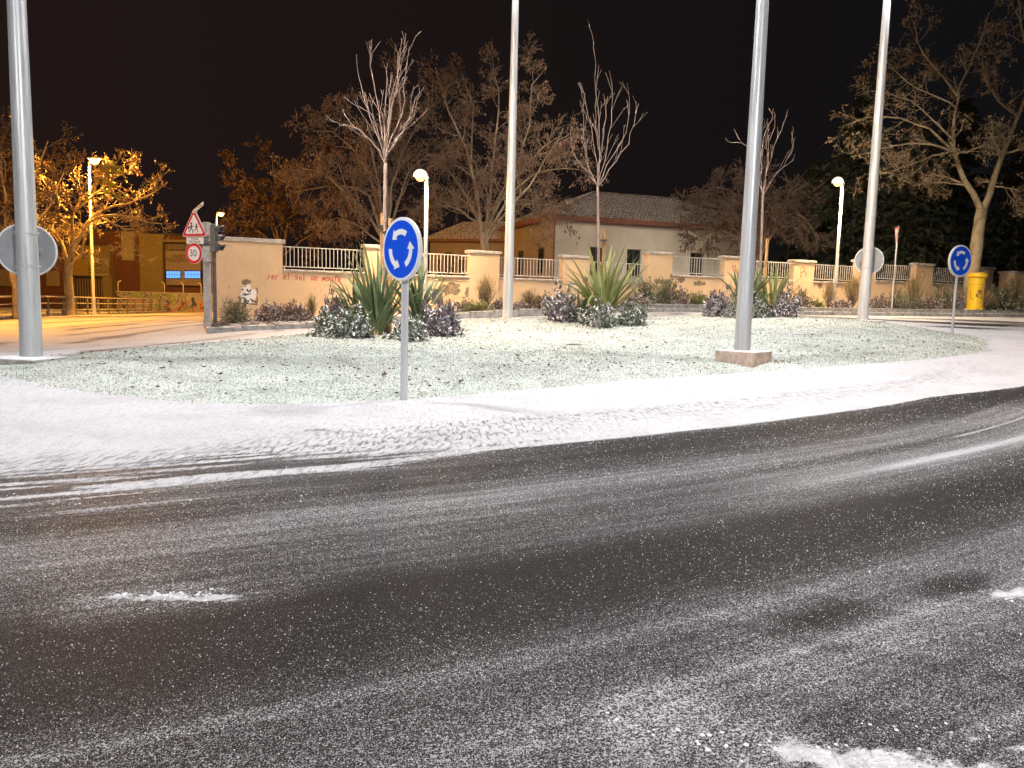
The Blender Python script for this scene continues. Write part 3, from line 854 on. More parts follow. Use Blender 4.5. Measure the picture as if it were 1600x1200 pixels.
# link fence between wall end and gate pier
m = MB(); sA, sB = wall_s(8.15)+PH, wall_s(8.75)-.55
if sB > sA+.1:
    lo = wbox(sA, sB, -.12, .08, base, 2.6); obj('wall_panel', lo, MAT['peach'], wallT)

# ------------------------------------------------------------------ white house behind the wall
C0 = at(868, 337, 46.0); hd = Vector((.939, .343, 0)).normalized(); hp = Vector((-hd.y, hd.x, 0)); hang = math.atan2(hd.y, hd.x)
HL, HW, ze = 14.6, 9.0, C0.z
C0 = Vector((C0.x, C0.y, 0)); zb = .4
house = thing('house', 'white walled single-storey house with brown eaves and snow-dusted tiled hip roof', 'house', (C0.x, C0.y, zb))
def HP(u, v, z): return C0+hd*u+hp*v+Vector((0, 0, z))
# front wall as strips around the windows
wins = []
for px, half in ((933, 14), (991.5, 12), (1090, 11), (1143, 9)):
    # u where the ray column meets the front plane
    d = _r*((px-800)/FPX)+_u*((600-390)/FPX)+_f; nrm = -hp; t = (HP(0, 0, 0)-CAM).dot(nrm)/d.dot(nrm); q = CAM+d*t; u = (q-C0).dot(hd); wins.append((u, q))
WH0, WH1 = 3.1, 4.75
fw = MB(); edges = [0]
for u, q in wins: edges += [u-.50, u+.50]
edges.append(HL)
for i in range(0, len(edges), 2):
    fw.box(HP((edges[i]+edges[i+1])/2, .15, (zb+ze)/2-.1), (edges[i+1]-edges[i], .30, ze-zb-.2), hang)
for u, q in wins:
    fw.box(HP(u, .15, (zb+WH0)/2-.05), (1.0, .30, WH0-zb-.1+.2-.2), hang)
    fw.box(HP(u, .15, (WH1+ze-.2)/2), (1.0, .30, ze-.2-WH1), hang)
obj('wall', fw, MAT['housew'], house)
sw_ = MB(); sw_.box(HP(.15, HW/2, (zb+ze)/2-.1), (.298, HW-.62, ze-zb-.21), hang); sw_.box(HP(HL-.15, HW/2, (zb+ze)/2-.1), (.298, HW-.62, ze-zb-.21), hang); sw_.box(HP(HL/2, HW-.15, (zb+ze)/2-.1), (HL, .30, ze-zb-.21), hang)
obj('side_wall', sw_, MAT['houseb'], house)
for u, q in wins:
    m = MB()
    for du in (-.46, 0, .46): m.box(HP(u+du, .17, (WH0+WH1)/2), (.06, .06, WH1-WH0-.002), hang)
    for zz in (WH0+.04, WH1-.04): m.box(HP(u, .17, zz), (.86, .058, .06), hang)
    wo = obj('window', m, MAT['frame'], house, origin=HP(u, 0, WH0))
    g = MB(); g.box(HP(u, .20, (WH0+WH1)/2), (.98, .02, WH1-WH0-.01), hang); obj('pane', g, MAT['glass'], wo)
    g = MB(); g.box(HP(u, -.02, WH0-.04), (1.15, .12, .06), hang); obj('sill', g, MAT['coping'], wo)
for v in (2.0, 5.6):
    m = MB(); m.box(HP(-.012, v, 3.9), (.06, .9, 1.6), hang); wo = obj('window', m, MAT['frame'], house, origin=HP(0, v, 3.1))
    g = MB(); g.box(HP(-.05, v, 3.9), (.02, .78, 1.46), hang); obj('pane', g, MAT['glass'], wo)
m = MB(); ov = .55
m.box(HP(HL/2, -.30, ze-.12), (HL+1.1, .5, .30), hang); m.box(HP(-.30, HW/2+.0, ze-.12), (.5, HW-.15, .298), hang)
obj('eave', m, MAT['eave'], house)
# hip roof with real rolls
RH = 2.15
A, B, Cc, D = HP(-ov, -ov, ze+.03), HP(HL+ov, -ov, ze+.03), HP(HL+ov, HW+ov, ze+.03), HP(-ov, HW+ov, ze+.03)
E_, F_ = HP(HW/2, HW/2, ze+RH), HP(HL-HW/2, HW/2, ze+RH)
m = MB(); m.add([A, B, Cc, D, E_, F_], [(0, 1, 5, 4), (1, 2, 5), (2, 3, 4, 5), (3, 0, 4), (3, 2, 1, 0)]); obj('roof', m, MAT['tile'], house)
def tile_field(name, p_eave0, p_eave1, apexes, step=.26):
    """rolls running up a sloping trapezoid: eave line p0-p1, ridge between apexes"""
    mb = MB(); e = p_eave1-p_eave0; L = e.length; ed = e/L; upv = apexes[0]-p_eave0; upv = upv-ed*upv.dot(ed); SLn = upv.length; ud = upv/SLn; nr = ed.cross(ud)
    if nr.z < 0: nr = -nr
    a0 = (apexes[0]-p_eave0).dot(ed); a1 = (apexes[1]-p_eave0).dot(ed)
    for i in range(int(L/step)):
        x = (i+.5)*step; h = SLn*min(1, x/a0 if x < a0 else 1, (L-x)/(L-a1) if x > a1 else 1)
        nc = max(1, int(h/.42))
        for c in range(nc):
            y0 = h*c/nc; y1 = h*(c+1)/nc+.03; r0, r1 = step*.34, step*.27; jit = R.uniform(-.012, .012)
            V = []
            for yy, rr, lift in ((y0, r0, .035), (y1, r1, .0)):
                for g in (0, PI/3, 2*PI/3, PI): V.append(p_eave0+ed*(x+jit+rr*math.cos(g))+ud*yy+nr*(rr*math.sin(g)*.8+lift))
            mb.add(V, [(0, 1, 5, 4), (1, 2, 6, 5), (2, 3, 7, 6), (0, 3, 2, 1)])
    return obj(name, mb, MAT['tile'], house, kind='stuff')
tile_field('roof_tiles', A, B, (E_, F_)); tile_field('roof_tiles', D, A, (E_, E_))
m = MB(); m.tube([E_, F_], .12, 8); m.tube([A, E_], .11, 8); m.tube([B, F_], .11, 8); m.tube([D, E_], .11, 8); obj('ridge_tiles', m, MAT['tile'], house)
m = MB(); m.tube([HP(-.1, -.12, zb), HP(-.1, -.12, ze-.3), HP(.0, -.4, ze-.12)], .06, 8); obj('downpipe', m, MAT['eave'], house)
# beige wing with an arched door, half hidden by the trees
wa = at(672, 400, 57.0); wb_ = at(800, 400, 55.0); wa.z = wb_.z = 0; wd = (wb_-wa).normalized(); wn = Vector((-wd.y, wd.x, 0)); wang = math.atan2(wd.y, wd.x); WL = (wb_-wa).length
wing = thing('house_wing', 'long beige building with an arched doorway behind the brown trees', 'building', (wa.x, wa.y, .5))
def QP(u, v, z): return wa+wd*u+wn*v+Vector((0, 0, z))
m = MB(); m.box(QP(WL/2, 2.5, 3.0), (WL, 5, 5.4), wang); obj('wall', m, MAT['houseb'], wing)
m = MB(); m.add([QP(-.5, -.5, 5.7), QP(WL+.5, -.5, 5.7), QP(WL+.5, 5.5, 5.7), QP(-.5, 5.5, 5.7), QP(1.5, 2.5, 7.2), QP(WL-1.5, 2.5, 7.2)], [(0, 1, 5, 4), (1, 2, 5), (2, 3, 4, 5), (3, 0, 4), (3, 2, 1, 0)]); obj('roof', m, MAT['tile'], wing)
m = MB(); m.box(QP(WL/2, -.25, 5.6), (WL+1, .5, .2), wang); obj('eave', m, MAT['eave'], wing)
uD = WL*(702-672)/(800-672)
arch = [(-.42, 0), (.42, 0)]+[(.42*math.cos(a), 2.0+.42*math.sin(a)) for a in np.linspace(0, PI, 9)]
m = MB(); m.prism(arch, Matrix.Rotation(wang, 3, 'Z'), QP(uD, 0, 2.4), -.03, .05); obj('arched_door', m, MAT['frame'], wing)
for uu, w_ in ((WL*(687-672)/128, .35), (WL*(722-672)/128, .5), (WL*(770-672)/128, .6)):
    m = MB(); m.box(QP(uu, -.01, 3.6), (w_, .06, 1.3), wang); obj('window', m, MAT['frame'], wing)
# ------------------------------------------------------------------ text as flat print
def text_mesh(name, s, size, m, c, Rm, parent, thick=.002, sx=1.0):
    cu = bpy.data.curves.new(name, 'FONT'); cu.body = s; cu.size = size; cu.align_x = 'CENTER'; cu.align_y = 'CENTER'; cu.extrude = thick/2; cu.resolution_u = 3
    t = bpy.data.objects.new('tmp', cu); COL.objects.link(t)
    dg = bpy.context.evaluated_depsgraph_get(); me = bpy.data.meshes.new_from_object(t.evaluated_get(dg)); bpy.data.objects.remove(t)
    off = wloc(parent)
    for v in me.vertices:
        v.co = Vector(c) + Rm @ Vector((v.co.x*sx, -v.co.z, v.co.y)) - off
    me.name = name; me.materials.clear()
    return mkobj(name, me, m, parent)

# ------------------------------------------------------------------ the school at the left
YS = 60.0
def SX(px, Y=YS): return at(px, 450, Y).x
def SZ(px, py, Y=YS): return at(px, py, Y).z
school = thing('school', 'brick and beige school with barred entrance and two lit blue windows', 'building', (SX(150), YS, 0))
def sbox(name, p0, p1, q0, q1, dep, m, Y=YS, par=None, back=.1, **kw):
    x0, x1 = SX(p0, Y), SX(p1, Y); z0, z1 = SZ((p0+p1)/2, q1, Y), SZ((p0+p1)/2, q0, Y)
    mb = MB(); mb.box(((x0+x1)/2, Y-dep/2+back/2, (z0+z1)/2), (x1-x0, dep+back, z1-z0)); return obj(name, mb, m, par or school, **kw)
mb = MB(); mb.box(((SX(-260)+SX(222))/2, YS+4.1, 2.9), (SX(222)-SX(-260), 8, 6.0)); obj('brick_wall', mb, MAT['brickd'], school)
mb = MB(); mb.box(((SX(222.3)+SX(334))/2, YS+5.1, 2.8), (SX(334)-SX(222.3), 9.6, 5.8)); obj('brick_wall', mb, MAT['brickd'], school)
mb = MB(); mb.box(((SX(-265)+SX(226))/2, YS+4.1, 5.98), (SX(226)-SX(-265), 8.5, .14)); obj('roof', mb, MAT['greenroof'], school)
mb = MB(); mb.box(((SX(227)+SX(338))/2, YS+5.1, 5.78), (SX(338)-SX(227), 10.1, .14)); obj('roof', mb, MAT['greenroof'], school)
sbox('pilaster', 222.5, 258, 366, 483, .35, MAT['olive'])
sbox('light_panel', 193, 212, 357, 407, .12, MAT['cream'])
sbox('cornice', 258.5, 318, 375, 379, .2, MAT['olive'])
lv = sbox('louvre', 261, 303, 381, 391, .08, MAT['frame'])
for k in range(14):
    sbox('slat', 262+k*2.9, 263.4+k*2.9, 381.5, 390.5, .13, MAT['greyp'], par=lv, back=0)
sbox('panel', 261, 315, 392, 446, .16, MAT['greyp'])
I3 = Matrix.Identity(3)
text_mesh('lettering', 'CAMPO DE', .30, MAT['black'], (SX(286), YS-.175, SZ(286, 401)), I3, school)
text_mesh('lettering', 'POLIDEPORTIVO', .42, MAT['black'], (SX(288), YS-.175, SZ(288, 407)), I3, school, sx=.82)
for p0, p1 in ((262, 284), (290.5, 315)):
    wdw = sbox('window', p0-.8, p1+.8, 422.5, 436, .18, MAT['frame'])
    nc = 5
    for c in range(nc):
        for r in range(2):
            a = p0+(p1-p0)*c/nc; b = p0+(p1-p0)*(c+1)/nc
            sbox('pane', a+.45, b-.45, 424+r*5.6, 424+r*5.6+5.0, .215, MAT['bluewin'], par=wdw, back=-.17)
# entrance block
sbox('entrance_wall', 112, 178, 384, 432, .5, MAT['olive']); sbox('entrance_pillar', 166, 180, 432.3, 486, .5, MAT['olive']); sbox('entrance_pillar', 112, 117.5, 432.3, 486, .5, MAT['olive'])
sbox('ochre_panel', 116, 145.5, 405, 430.5, .58, MAT['ochre'], back=0)
bl = sbox('balcony_rail', 116, 143, 386, 387.2, .62, MAT['cream'], back=0)
for k in range(13): sbox('bar', 117+k*2.05, 117.6+k*2.05, 387.4, 403, .60, MAT['cream'], par=bl, back=0)
sb = sbox('sign_board', 147, 176, 404.5, 431, .56, MAT['cream'], back=0)
for s_, yy, sz in (('Público', 408.5, .36), ('SEIMOS', 416, .44), ('COLEGIO', 424.5, .48)):
    text_mesh('lettering', s_, sz, MAT['black'], (SX(162), YS-.57, SZ(162, yy)), I3, sb, sx=.85)
eg = sbox('entrance_gate', 118, 165.8, 433, 435, .1, MAT['frame'])
for k in range(22): sbox('bar', 119+k*2.1, 119.7+k*2.1, 435.3, 484, .08, MAT['cream'] if k % 2 else MAT['frame'], par=eg, back=0)
sbox('canopy', 78, 111.5, 402, 405, 1.2, MAT['cream'])
for p0, p1, q0, q1 in ((-2, 17, 421, 447), (74, 93, 424, 447), (-70, -40, 421, 447)):
    wdw = sbox('window', p0, p1, q0, q1, .1, MAT['cream'])
    for k in range(1, 9): sbox('slat', p0+(p1-p0)*k/9-.3, p0+(p1-p0)*k/9+.3, q0+.5, q1-.5, .14, MAT['greyp'], par=wdw, back=0)
for p0, p1 in ((92, 110), (30, 60), (120, 140)):
    sbox('window', p0, p1, 372, 390, .08, MAT['frame'])

# painted low wall with hooked rods
YG = 55.0
mur = thing('mural_wall', 'low wall painted with colourful graffiti mural in front of the school', 'wall', (SX(250, YG), YG, 0))
mb = MB(); x0, x1 = SX(182, YG), SX(345, YG); zt = SZ(250, 458, YG)
mb.box(((x0+x1)/2, YG+.1, zt/2-.15), (x1-x0, .2, zt+.3)); obj('wall', mb, MAT['mural'], mur)
mb = MB(); mb.box(((x0+x1)/2, YG+.1, zt+.035), (x1-x0+.1, .3, .07)); obj('coping', mb, MAT['coping'], mur)
hookproto = None
for px in (183.5, 256, 285.5, 313.5):
    x = SX(px, YG); mb = MB()
    pp = [(x, YG+.1, zt+.06), (x, YG+.1, zt+.62), (x-.06 if px > 200 else x+.03, YG+.1, zt+.74), (x-.22 if px > 200 else x+.22, YG+.1, zt+.80)]
    mb.tube(pp, .035, 6); obj('hooked_rod', mb, MAT['wpost'], mur, smooth=True)
# black tag on the mural
mb = MB(); R = random.Random(12)
for k in range(16):
    cx = SX(192+R.uniform(-8, 8), YG); cz = SZ(192, 466+R.uniform(-5, 5), YG); pts_ = [(cx, YG-.004, cz), (cx+R.uniform(-.25, .25), YG-.004, cz+R.uniform(-.18, .18))]
    a, b = Vector(pts_[0]), Vector(pts_[1]); s_ = Vector((0, 0, .04)); mb.add([a-s_, b-s_, b+s_, a+s_], [(0, 1, 2, 3)])
obj('black_tag', mb, MAT['black'], mur)

# street railing
fp = [-18, 24, 49, 75, 99, 118, 136.5, 153.5, 169, 184, 198, 211, 224, 236.5, 249.5, 261.5]
def fY(px): return 38*(1+.36*((px-99)/162.5)) if px > 99 else 38-(99-px)*.075
FPt = [gp(px, fY(px)) for px in fp]
fence = thing('street_railing', 'long low street railing with black posts beside the snowy side road', 'railing', FPt[4])
postM = MB(); postM.add([], [])
for p in FPt:
    m = MB(); m.tube([p+Vector((0, 0, -.1)), p+Vector((0, 0, .35)), p+Vector((0, .04, .62)), p+Vector((0, -.03, .92))], [.075, .07, .06, .05], 8); obj('post', m, MAT['tl'], fence, smooth=True)
for h, rr in ((.93, .040), (.62, .022), (.30, .022)):
    m = MB(); m.tube([p+Vector((0, -.02, h)) for p in FPt], rr, 6); obj('rail', m, MAT['coping'] if h > .9 else MAT['rail'], fence)
kl = thing('kerb', 'low kerb under the street railing on the far side of the side road', 'kerb', FPt[6])
for i in range(len(FPt)-1):
    a, b = FPt[i]+Vector((.0, -.5, 0)), FPt[i+1]+Vector((.0, -.5, 0)); d_ = b-a
    ns = max(1, int(d_.length/1.0))
    for k in range(ns):
        m = MB(); p = a.lerp(b, (k+.5)/ns); m.bbox(p+Vector((0, 0, .04)), (d_.length/ns-.012, .16, .20), .015, math.atan2(d_.y, d_.x)); obj('kerb_stone', m, MAT['kerb'], kl)

# ------------------------------------------------------------------ street lamps
def sodium_lamp(px, Yd, hz, label, armdx, power, col=SOD, world=None, arm=None, lens='sodlens', nm='street_lamp', aim=None):
    b = gp(px, Yd) if world is None else Vector((world[0], world[1], tz(*world)))
    t = thing(nm, label, 'street lamp', b)
    A = Vector(arm) if arm is not None else Vector((armdx, 0, 0))
    m = MB(); m.tube([b+Vector((0, 0, -.15)), b+Vector((0, 0, .9)), b+Vector((0, 0, .95)), b+Vector((0, 0, hz))], [.10, .10, .075, .05], 10)
    obj('post', m, MAT['galvd'], t, smooth=True)
    an = A.normalized(); L = A.length
    m = MB(); m.tube([b+Vector((0, 0, hz-.02)), b+Vector((0, 0, hz+.10))+an*.12, b+Vector((0, 0, hz+.16))+A*.8], [.045, .04, .035], 8); obj('arm', m, MAT['galvd'], t, smooth=True)
    hc = b+Vector((0, 0, hz+.17))+A
    rz = math.atan2(an.y, an.x)
    m = MB(); m.bbox(hc+Vector((0, 0, .05)), (.62, .26, .12), .05, rz); hd_ = obj('lamp_head', m, MAT['galvd'], t)
    m = MB(); m.lathe(hc+Vector((0, 0, -.095)), [(.04, -.14), (.15, -.10), (.22, -.02), (.22, .06), (.16, .10)] if lens == 'sodlens' else [(.05, -.05), (.14, -.01), (.18, .10)], 16); obj('lens', m, MAT[lens], hd_, smooth=True)
    if lens == 'sodlens' and world is None:
        d = bpy.data.lights.new('lamp_light', 'POINT'); d.color = col; d.energy = power; d.shadow_soft_size = .20
        o = bpy.data.objects.new('lamp_light', d); COL.objects.link(o); o.parent = t; o.location = hc+Vector((0, 0, -.48))-b
    else: area('lamp_light', hc+Vector((0, 0, -.27 if lens == 'sodlens' else -.15)), aim if aim is not None else hc+Vector((0, -.15, -5)), col, power, .24, t, 140)
    return t
sodium_lamp(147, 40, 7.75, 'tall sodium street lamp shining orange above the leafy plane tree', .28, P_SOD, aim=(-17, 39, 0))
sodium_lamp(340.5, 60, 7.35, 'small distant sodium street lamp just above the traffic signal', .35, P_SODFAR, aim=(-30, 54, 0))
# the other lamps of the roundabout, standing outside the picture
sodium_lamp(0, 0, 9, 'street lamp with a white head on the near pavement behind the camera', 0, P_LEDST*1.3, LED, (5.5, -4.0), (-.6, 1.2, 0), 'ledlens', aim=(3, 11, 0))
sodium_lamp(0, 0, 9, 'street lamp with a white head on the left pavement behind the camera', 0, P_LEDST*.45, LED, (-9.0, -3.0), (.5, 1.3, 0), 'ledlens', aim=(-4, 12, 0))
sodium_lamp(0, 0, 8, 'sodium street lamp at the right of the roundabout outside the view', 0, P_SODR, SOD, (21.0, 11.0), (-.9, .3, 0))
sodium_lamp(0, 0, 8, 'sodium street lamp on the left side street outside the view', 0, P_SODR*1.3, SOD, (-20.0, 25.5), (.9, .2, 0), aim=(-15, 30, 0))

def globe_lamp(px, py, Yd, htop, label):
    b = gp(px, Yd); b.z = bed_z(b.x, b.y)
    t = thing('globe_lamp', label, 'street lamp', b, 'white globe lamps in front of the wall')
    zt_ = at(px, htop, Yd).z
    m = MB(); m.tube([b+Vector((0, 0, -.1)), Vector((b.x, b.y, zt_))], [.085, .06], 12); obj('post', m, MAT['wpost'], t, smooth=True)
    g = Vector((b.x-.24, b.y, zt_+.02)); r = .27
    m = MB(); m.lathe(g, [(r*math.cos(a), r*math.sin(a)*1.0) for a in np.linspace(0, PI/2, 9)], 20); obj('globe_cap', m, MAT['globe'], t, smooth=True)
    m = MB(); m.lathe(g+Vector((0, 0, -.012)), [(.03, -.15), (.10, -.13), (.16, -.06), (.19, 0)], 16); obj('lamp_bowl', m, MAT['globelit'], t, smooth=True)
    m = MB(); m.tube([g+Vector((.2, 0, -.03)), g+Vector((.31, 0, -.03))], .05, 8); obj('bracket', m, MAT['wpost'], t)
    area('lamp_light', g+Vector((0, 0, -.18)), g+Vector((0, 0, -5)), GLO, P_GLOBE, .3, t)
    return t
globe_lamp(664, 0, 28.9, 277, 'white post lamp with a domed cap right of the large blue roundabout sign')
globe_lamp(1302, 0, 37.0, 286, 'white post lamp with a domed cap right of the thickest bare mast')

# ------------------------------------------------------------------ tall floodlight masts
def mast(px, py, Yd, r, label, power, H=12.5, foot=None, tgt=(1, 17, 0), back=(0, 32, 2), wpow=1000):
    b = gp(px, Yd); b.z = max(b.z, lawn_z(b.x, b.y))
    t = thing('light_mast', label, 'mast', b, 'tall galvanised masts round the island')
    m = MB(); zz = [-.2, 0, 3, 6, 9, H]
    m.tube([b+Vector((0, 0, z)) for z in zz], [r, r, r*.90, r*.79, r*.68, r*.56], 28); obj('pole', m, MAT['galv'], t, smooth=True)
    m = MB(); m.lathe(b+Vector((0, 0, .0)), [(r*1.05, 0), (r*1.05, .03), (r*1.01, .035)], 28); obj('collar', m, MAT['galvd'], t)
    m = MB(); m.tube([b+Vector((-.8, 0, H-.1)), b+Vector((.8, 0, H-.1))], .05, 8); ca = obj('cross_arm', m, MAT['galvd'], t)
    for k, dx in enumerate((-.7, 0, .7)):
        c = b+Vector((dx, -.1, H+.12)); ang = (-.5, 0, .5)[k]
        m = MB(); m.bbox(c, (.45, .35, .14), .03, ang); fl = obj('floodlight', m, MAT['tl'], t)
        m = MB(); m.box(c+Vector((0, 0, -.078)), (.38, .28, .01), ang); obj('lens', m, MAT['ledlens'], fl)
        tg = (c.x+dx*6+(tgt[0]-b.x)*.3, c.y+(tgt[1]-b.y)*.3-1.5*(k == 1), 0)
        if k == 1: area('flood_light', c+Vector((0, 0, -.10)), back, WARM, wpow, .34, t, 72)
        else: area('flood_light', c+Vector((0, 0, -.10)), tg, LED, power/2, .34, t, 125)
    if foot:
        m = MB(); m.bbox(b+Vector((foot[0], foot[1], foot[5])), (foot[2], foot[3], foot[4]), .02, foot[6]); obj('footing', m, foot[7], t)
    return t
mA = mast(50, 566, 13.4, .178, 'leftmost tall galvanised mast with a round sign back strapped behind it', P_MAST, foot=(-.02, -.12, 1.0, .8, .26, -.05, -.18, MAT['conc2']), tgt=(18, 12, 0), back=(-2.5, 29, 1.2), wpow=P_WALL*.85)
mB_ = mast(793, 499, 26.0, .17, 'tall galvanised mast left of the middle young tree, thinnest in the photo', P_MAST*.35, back=(6, 46, 3), wpow=P_WALL*.42)
mC = mast(1158, 572, 17.1, .178, 'tall galvanised mast on a tilted square concrete footing', P_MAST, foot=(.03, -.03, .90, .90, .40, .05, .78, MAT['concrete']), back=(8, 36, 1), wpow=P_WALL)
mD = mast(1348, 502, 26.4, .185, 'rightmost tall galvanised mast with a round sign back strapped to it', P_MAST*.5, foot=(.0, -.05, 1.1, .8, .14, -.02, .1, MAT['conc2']), back=(18, 42, 1), wpow=P_WALL*.8)

# ------------------------------------------------------------------ signs
def disc(name, c, Rm, r, t0, t1, m, parent, n=48, bev=0.0):
    """disc whose face looks down local -y, between depths t0 < t1"""
    poly = [(r*math.cos(2*PI*k/n), r*math.sin(2*PI*k/n)) for k in range(n)]
    mb = MB(); mb.prism(poly, Rm, c, t0, t1); return obj(name, mb, m, parent)
def arrow_poly(a0, span, head, ri, ro, hw):
    A = np.radians(np.linspace(a0, a0+span, 12)); P = [(ro*math.cos(a), ro*math.sin(a)) for a in A]
    e = math.radians(a0+span); rm = (ri+ro)/2
    P += [((rm+hw)*math.cos(e), (rm+hw)*math.sin(e)), (rm*math.cos(e+math.radians(head)), rm*math.sin(e+math.radians(head))), ((rm-hw)*math.cos(e), (rm-hw)*math.sin(e))]
    P += [(ri*math.cos(a), ri*math.sin(a)) for a in A[::-1]]
    return P
def roundabout_sign(px, Yd, yaw, label, H, cz):
    b = gp(px, Yd); b.z = max(tz(b.x, b.y), lawn_z(b.x, b.y) if inside_k(b.x, b.y) < 1 else -9)
    t = thing('roundabout_sign', label, 'traffic sign', b)
    Rm = Matrix.Rotation(yaw, 3, 'Z'); c = b+Vector((0, 0, cz))+Rm @ Vector((0, -.07, 0))
    m = MB(); m.bbox(b+Vector((0, 0, (H-.35)/2)), (.10, .06, H+.05), .012, yaw+.5); obj('post', m, MAT['galvd'], t)
    mb = MB(); n = 56
    prof = [(.43, .052), (.447, .050), (.45, .044), (.45, .004), (.44, .0)]
    V = []; F = []
    for r, d_ in prof:
        for k in range(n): V.append(c+Rm @ Vector((r*math.cos(2*PI*k/n), d_-.01, r*math.sin(2*PI*k/n))))
    for i in range(len(prof)-1):
        for k in range(n): F.append((i*n+k, i*n+(k+1) % n, (i+1)*n+(k+1) % n, (i+1)*n+k))
    F += [tuple(range(n)), tuple(range((len(prof)-1)*n, len(prof)*n))]
    mb.add(V, F); pl_ = obj('sign_plate', mb, MAT['rim'], t)
    disc('white_ring', c, Rm, .432, -.0125, -.010, MAT['white'], pl_)
    disc('blue_face', c, Rm, .405, -.0150, -.0126, MAT['blue'], pl_)
    for a0 in (58, 178, 298):
        mb = MB(); P = arrow_poly(a0, 62, 26, .205, .285, .085)
        mb.add([c+Rm @ Vector((x, -.0165, z)) for x, z in P], [tuple(range(len(P)))]); obj('arrow', mb, MAT['white'], pl_)
    m = MB(); m.box(c+Rm @ Vector((0, .05, .39)), (.05, .02, .12), yaw); m.box(c+Rm @ Vector((.0, .06, .2)), (.16, .03, .04), yaw); m.box(c+Rm @ Vector((.0, .06, -.25)), (.16, .03, .04), yaw); obj('clamp', m, MAT['galvd'], t)
    return t
roundabout_sign(631, 11.1, math.radians(-46), 'large blue roundabout arrow sign standing in the near snow edge of the island', 2.55, 2.165)
roundabout_sign(1487, 22.2, math.radians(22), 'small distant blue roundabout arrow sign left of the yellow mailbox', 2.5, 2.08)

def sign_back(px, py, Yd, mst, label):
    c = at(px, py, Yd+.27); yaw = math.radians(180); t = thing('round_sign', label, 'traffic sign', (c.x, c.y, c.z)); Rm = Matrix.Rotation(math.atan2(c.x, c.y)*-1+PI*1.0, 3, 'Z')
    disc('sign_plate', c, Rm, .45, -.012, .012, MAT['signback'], t); 
    n = 48; mb = MB(); pts_ = [c+Rm @ Vector((.45*math.cos(2*PI*k/n), 0, .45*math.sin(2*PI*k/n))) for k in range(n+1)]
    mb.tube(pts_, .020, 6, cap=False); obj('rim', mb, MAT['rim'], t)
    disc('blue_face', c, Rm, .42, -.0155, -.0125, MAT['blue'], t)
    mp = mst.location; mpos = Vector((mp.x, mp.y, 0)); rr = .165
    for dz in (-.28, .28):
        m = MB(); cc = Vector((mpos.x, mpos.y, c.z+dz)); m.lathe(cc+Vector((0, 0, -.02)), [(rr+.025, 0), (rr+.025, .04)], 24)
        m.box(c+Vector((0, -.03, dz)), (.36, .03, .045), 0); obj('clamp', m, MAT['galvd'], t)
    m = MB(); m.box(c+Vector((-.30, -.024, -.02)), (.16, .006, .10)); obj('sticker', m, MAT['tlbox'], t); m = MB(); m.box(c+Vector((.26, -.024, -.0)), (.05, .006, .09)); obj('sticker', m, MAT['tlbox'], t)
sign_back(42, 391, 13.4, mA, 'large grey back of a round sign strapped to the leftmost mast')
sign_back(1358, 407, 26.4, mD, 'small grey back of a round sign on the rightmost mast')

# yield sign seen edge-on
b = gp(1392, 37.2); b.z = bed_z(b.x, b.y); Hy = at(1400, 353, 37.2).z
t = thing('yield_sign', 'yield sign seen nearly edge-on beside the right mast in front of the wall', 'traffic sign', b)
top = Vector((b.x+.02, b.y, Hy)); m = MB(); m.bbox((b+top)/2+Vector((0, 0, -.25)), (.07, .045, Hy-b.z-.3), .01, .3); obj('post', m, MAT['galvd'], t)
Rm = Matrix.Rotation(math.radians(-105), 3, 'Z'); c = Vector((b.x, b.y, Hy-.40)); tri = [(-.45, .36), (.45, .36), (0, -.40)]
m = MB(); m.prism(tri, Rm, c, -.05, -.02); pl_ = obj('sign_plate', m, MAT['rim'], t)
m = MB(); m.prism([(x*.97, z*.97) for x, z in tri], Rm, c, -.053, -.0505); obj('red_border', m, MAT['red'], pl_)
m = MB(); m.prism([(x*.66, z*.66+.03) for x, z in tri], Rm, c, -.056, -.0535); obj('white_face', m, MAT['white'], pl_)

# school signs on a grey post and the traffic signal
b = gp(325, 24.15); b.z = tz(b.x, b.y)+.10
t = thing('school_zone_signs', 'grey post carrying a children warning triangle, a plate and a red 30 sign', 'traffic sign', b)
zt_ = at(325, 352, 24.15).z
m = MB(); m.bbox((b.x, b.y, (b.z+zt_)/2-.2), (.21, .18, zt_-b.z+.1), .02, .2); obj('post', m, MAT['tlbox'], t)
yw = math.radians(-20); Rm = Matrix.Rotation(yw, 3, 'Z')
def tri_poly(s, r=.05):
    P = []; h = s*math.sqrt(3)/2
    for (cx, cz, a) in ((0, h*2/3, 90), (-s/2, -h/3, 210), (s/2, -h/3, 330)):
        dx, dz = math.cos(math.radians(a)), math.sin(math.radians(a))
        for q in (-55, -20, 20, 55):
            P.append((cx-dx*r*2+r*math.cos(math.radians(a+q)), cz-dz*r*2+r*math.sin(math.radians(a+q))))
    return P
c = at(304, 355, 23.95)
m = MB(); m.prism(tri_poly(.98), Rm, c, -.02, .02); pl_ = obj('triangle_plate', m, MAT['rim'], t)
m = MB(); m.prism(tri_poly(.93), Rm, c, -.0232, -.0205); obj('red_border', m, MAT['red'], pl_)
m = MB(); m.prism(tri_poly(.70, .03), Rm, c, -.026, -.0235); obj('white_face', m, MAT['white'], pl_)
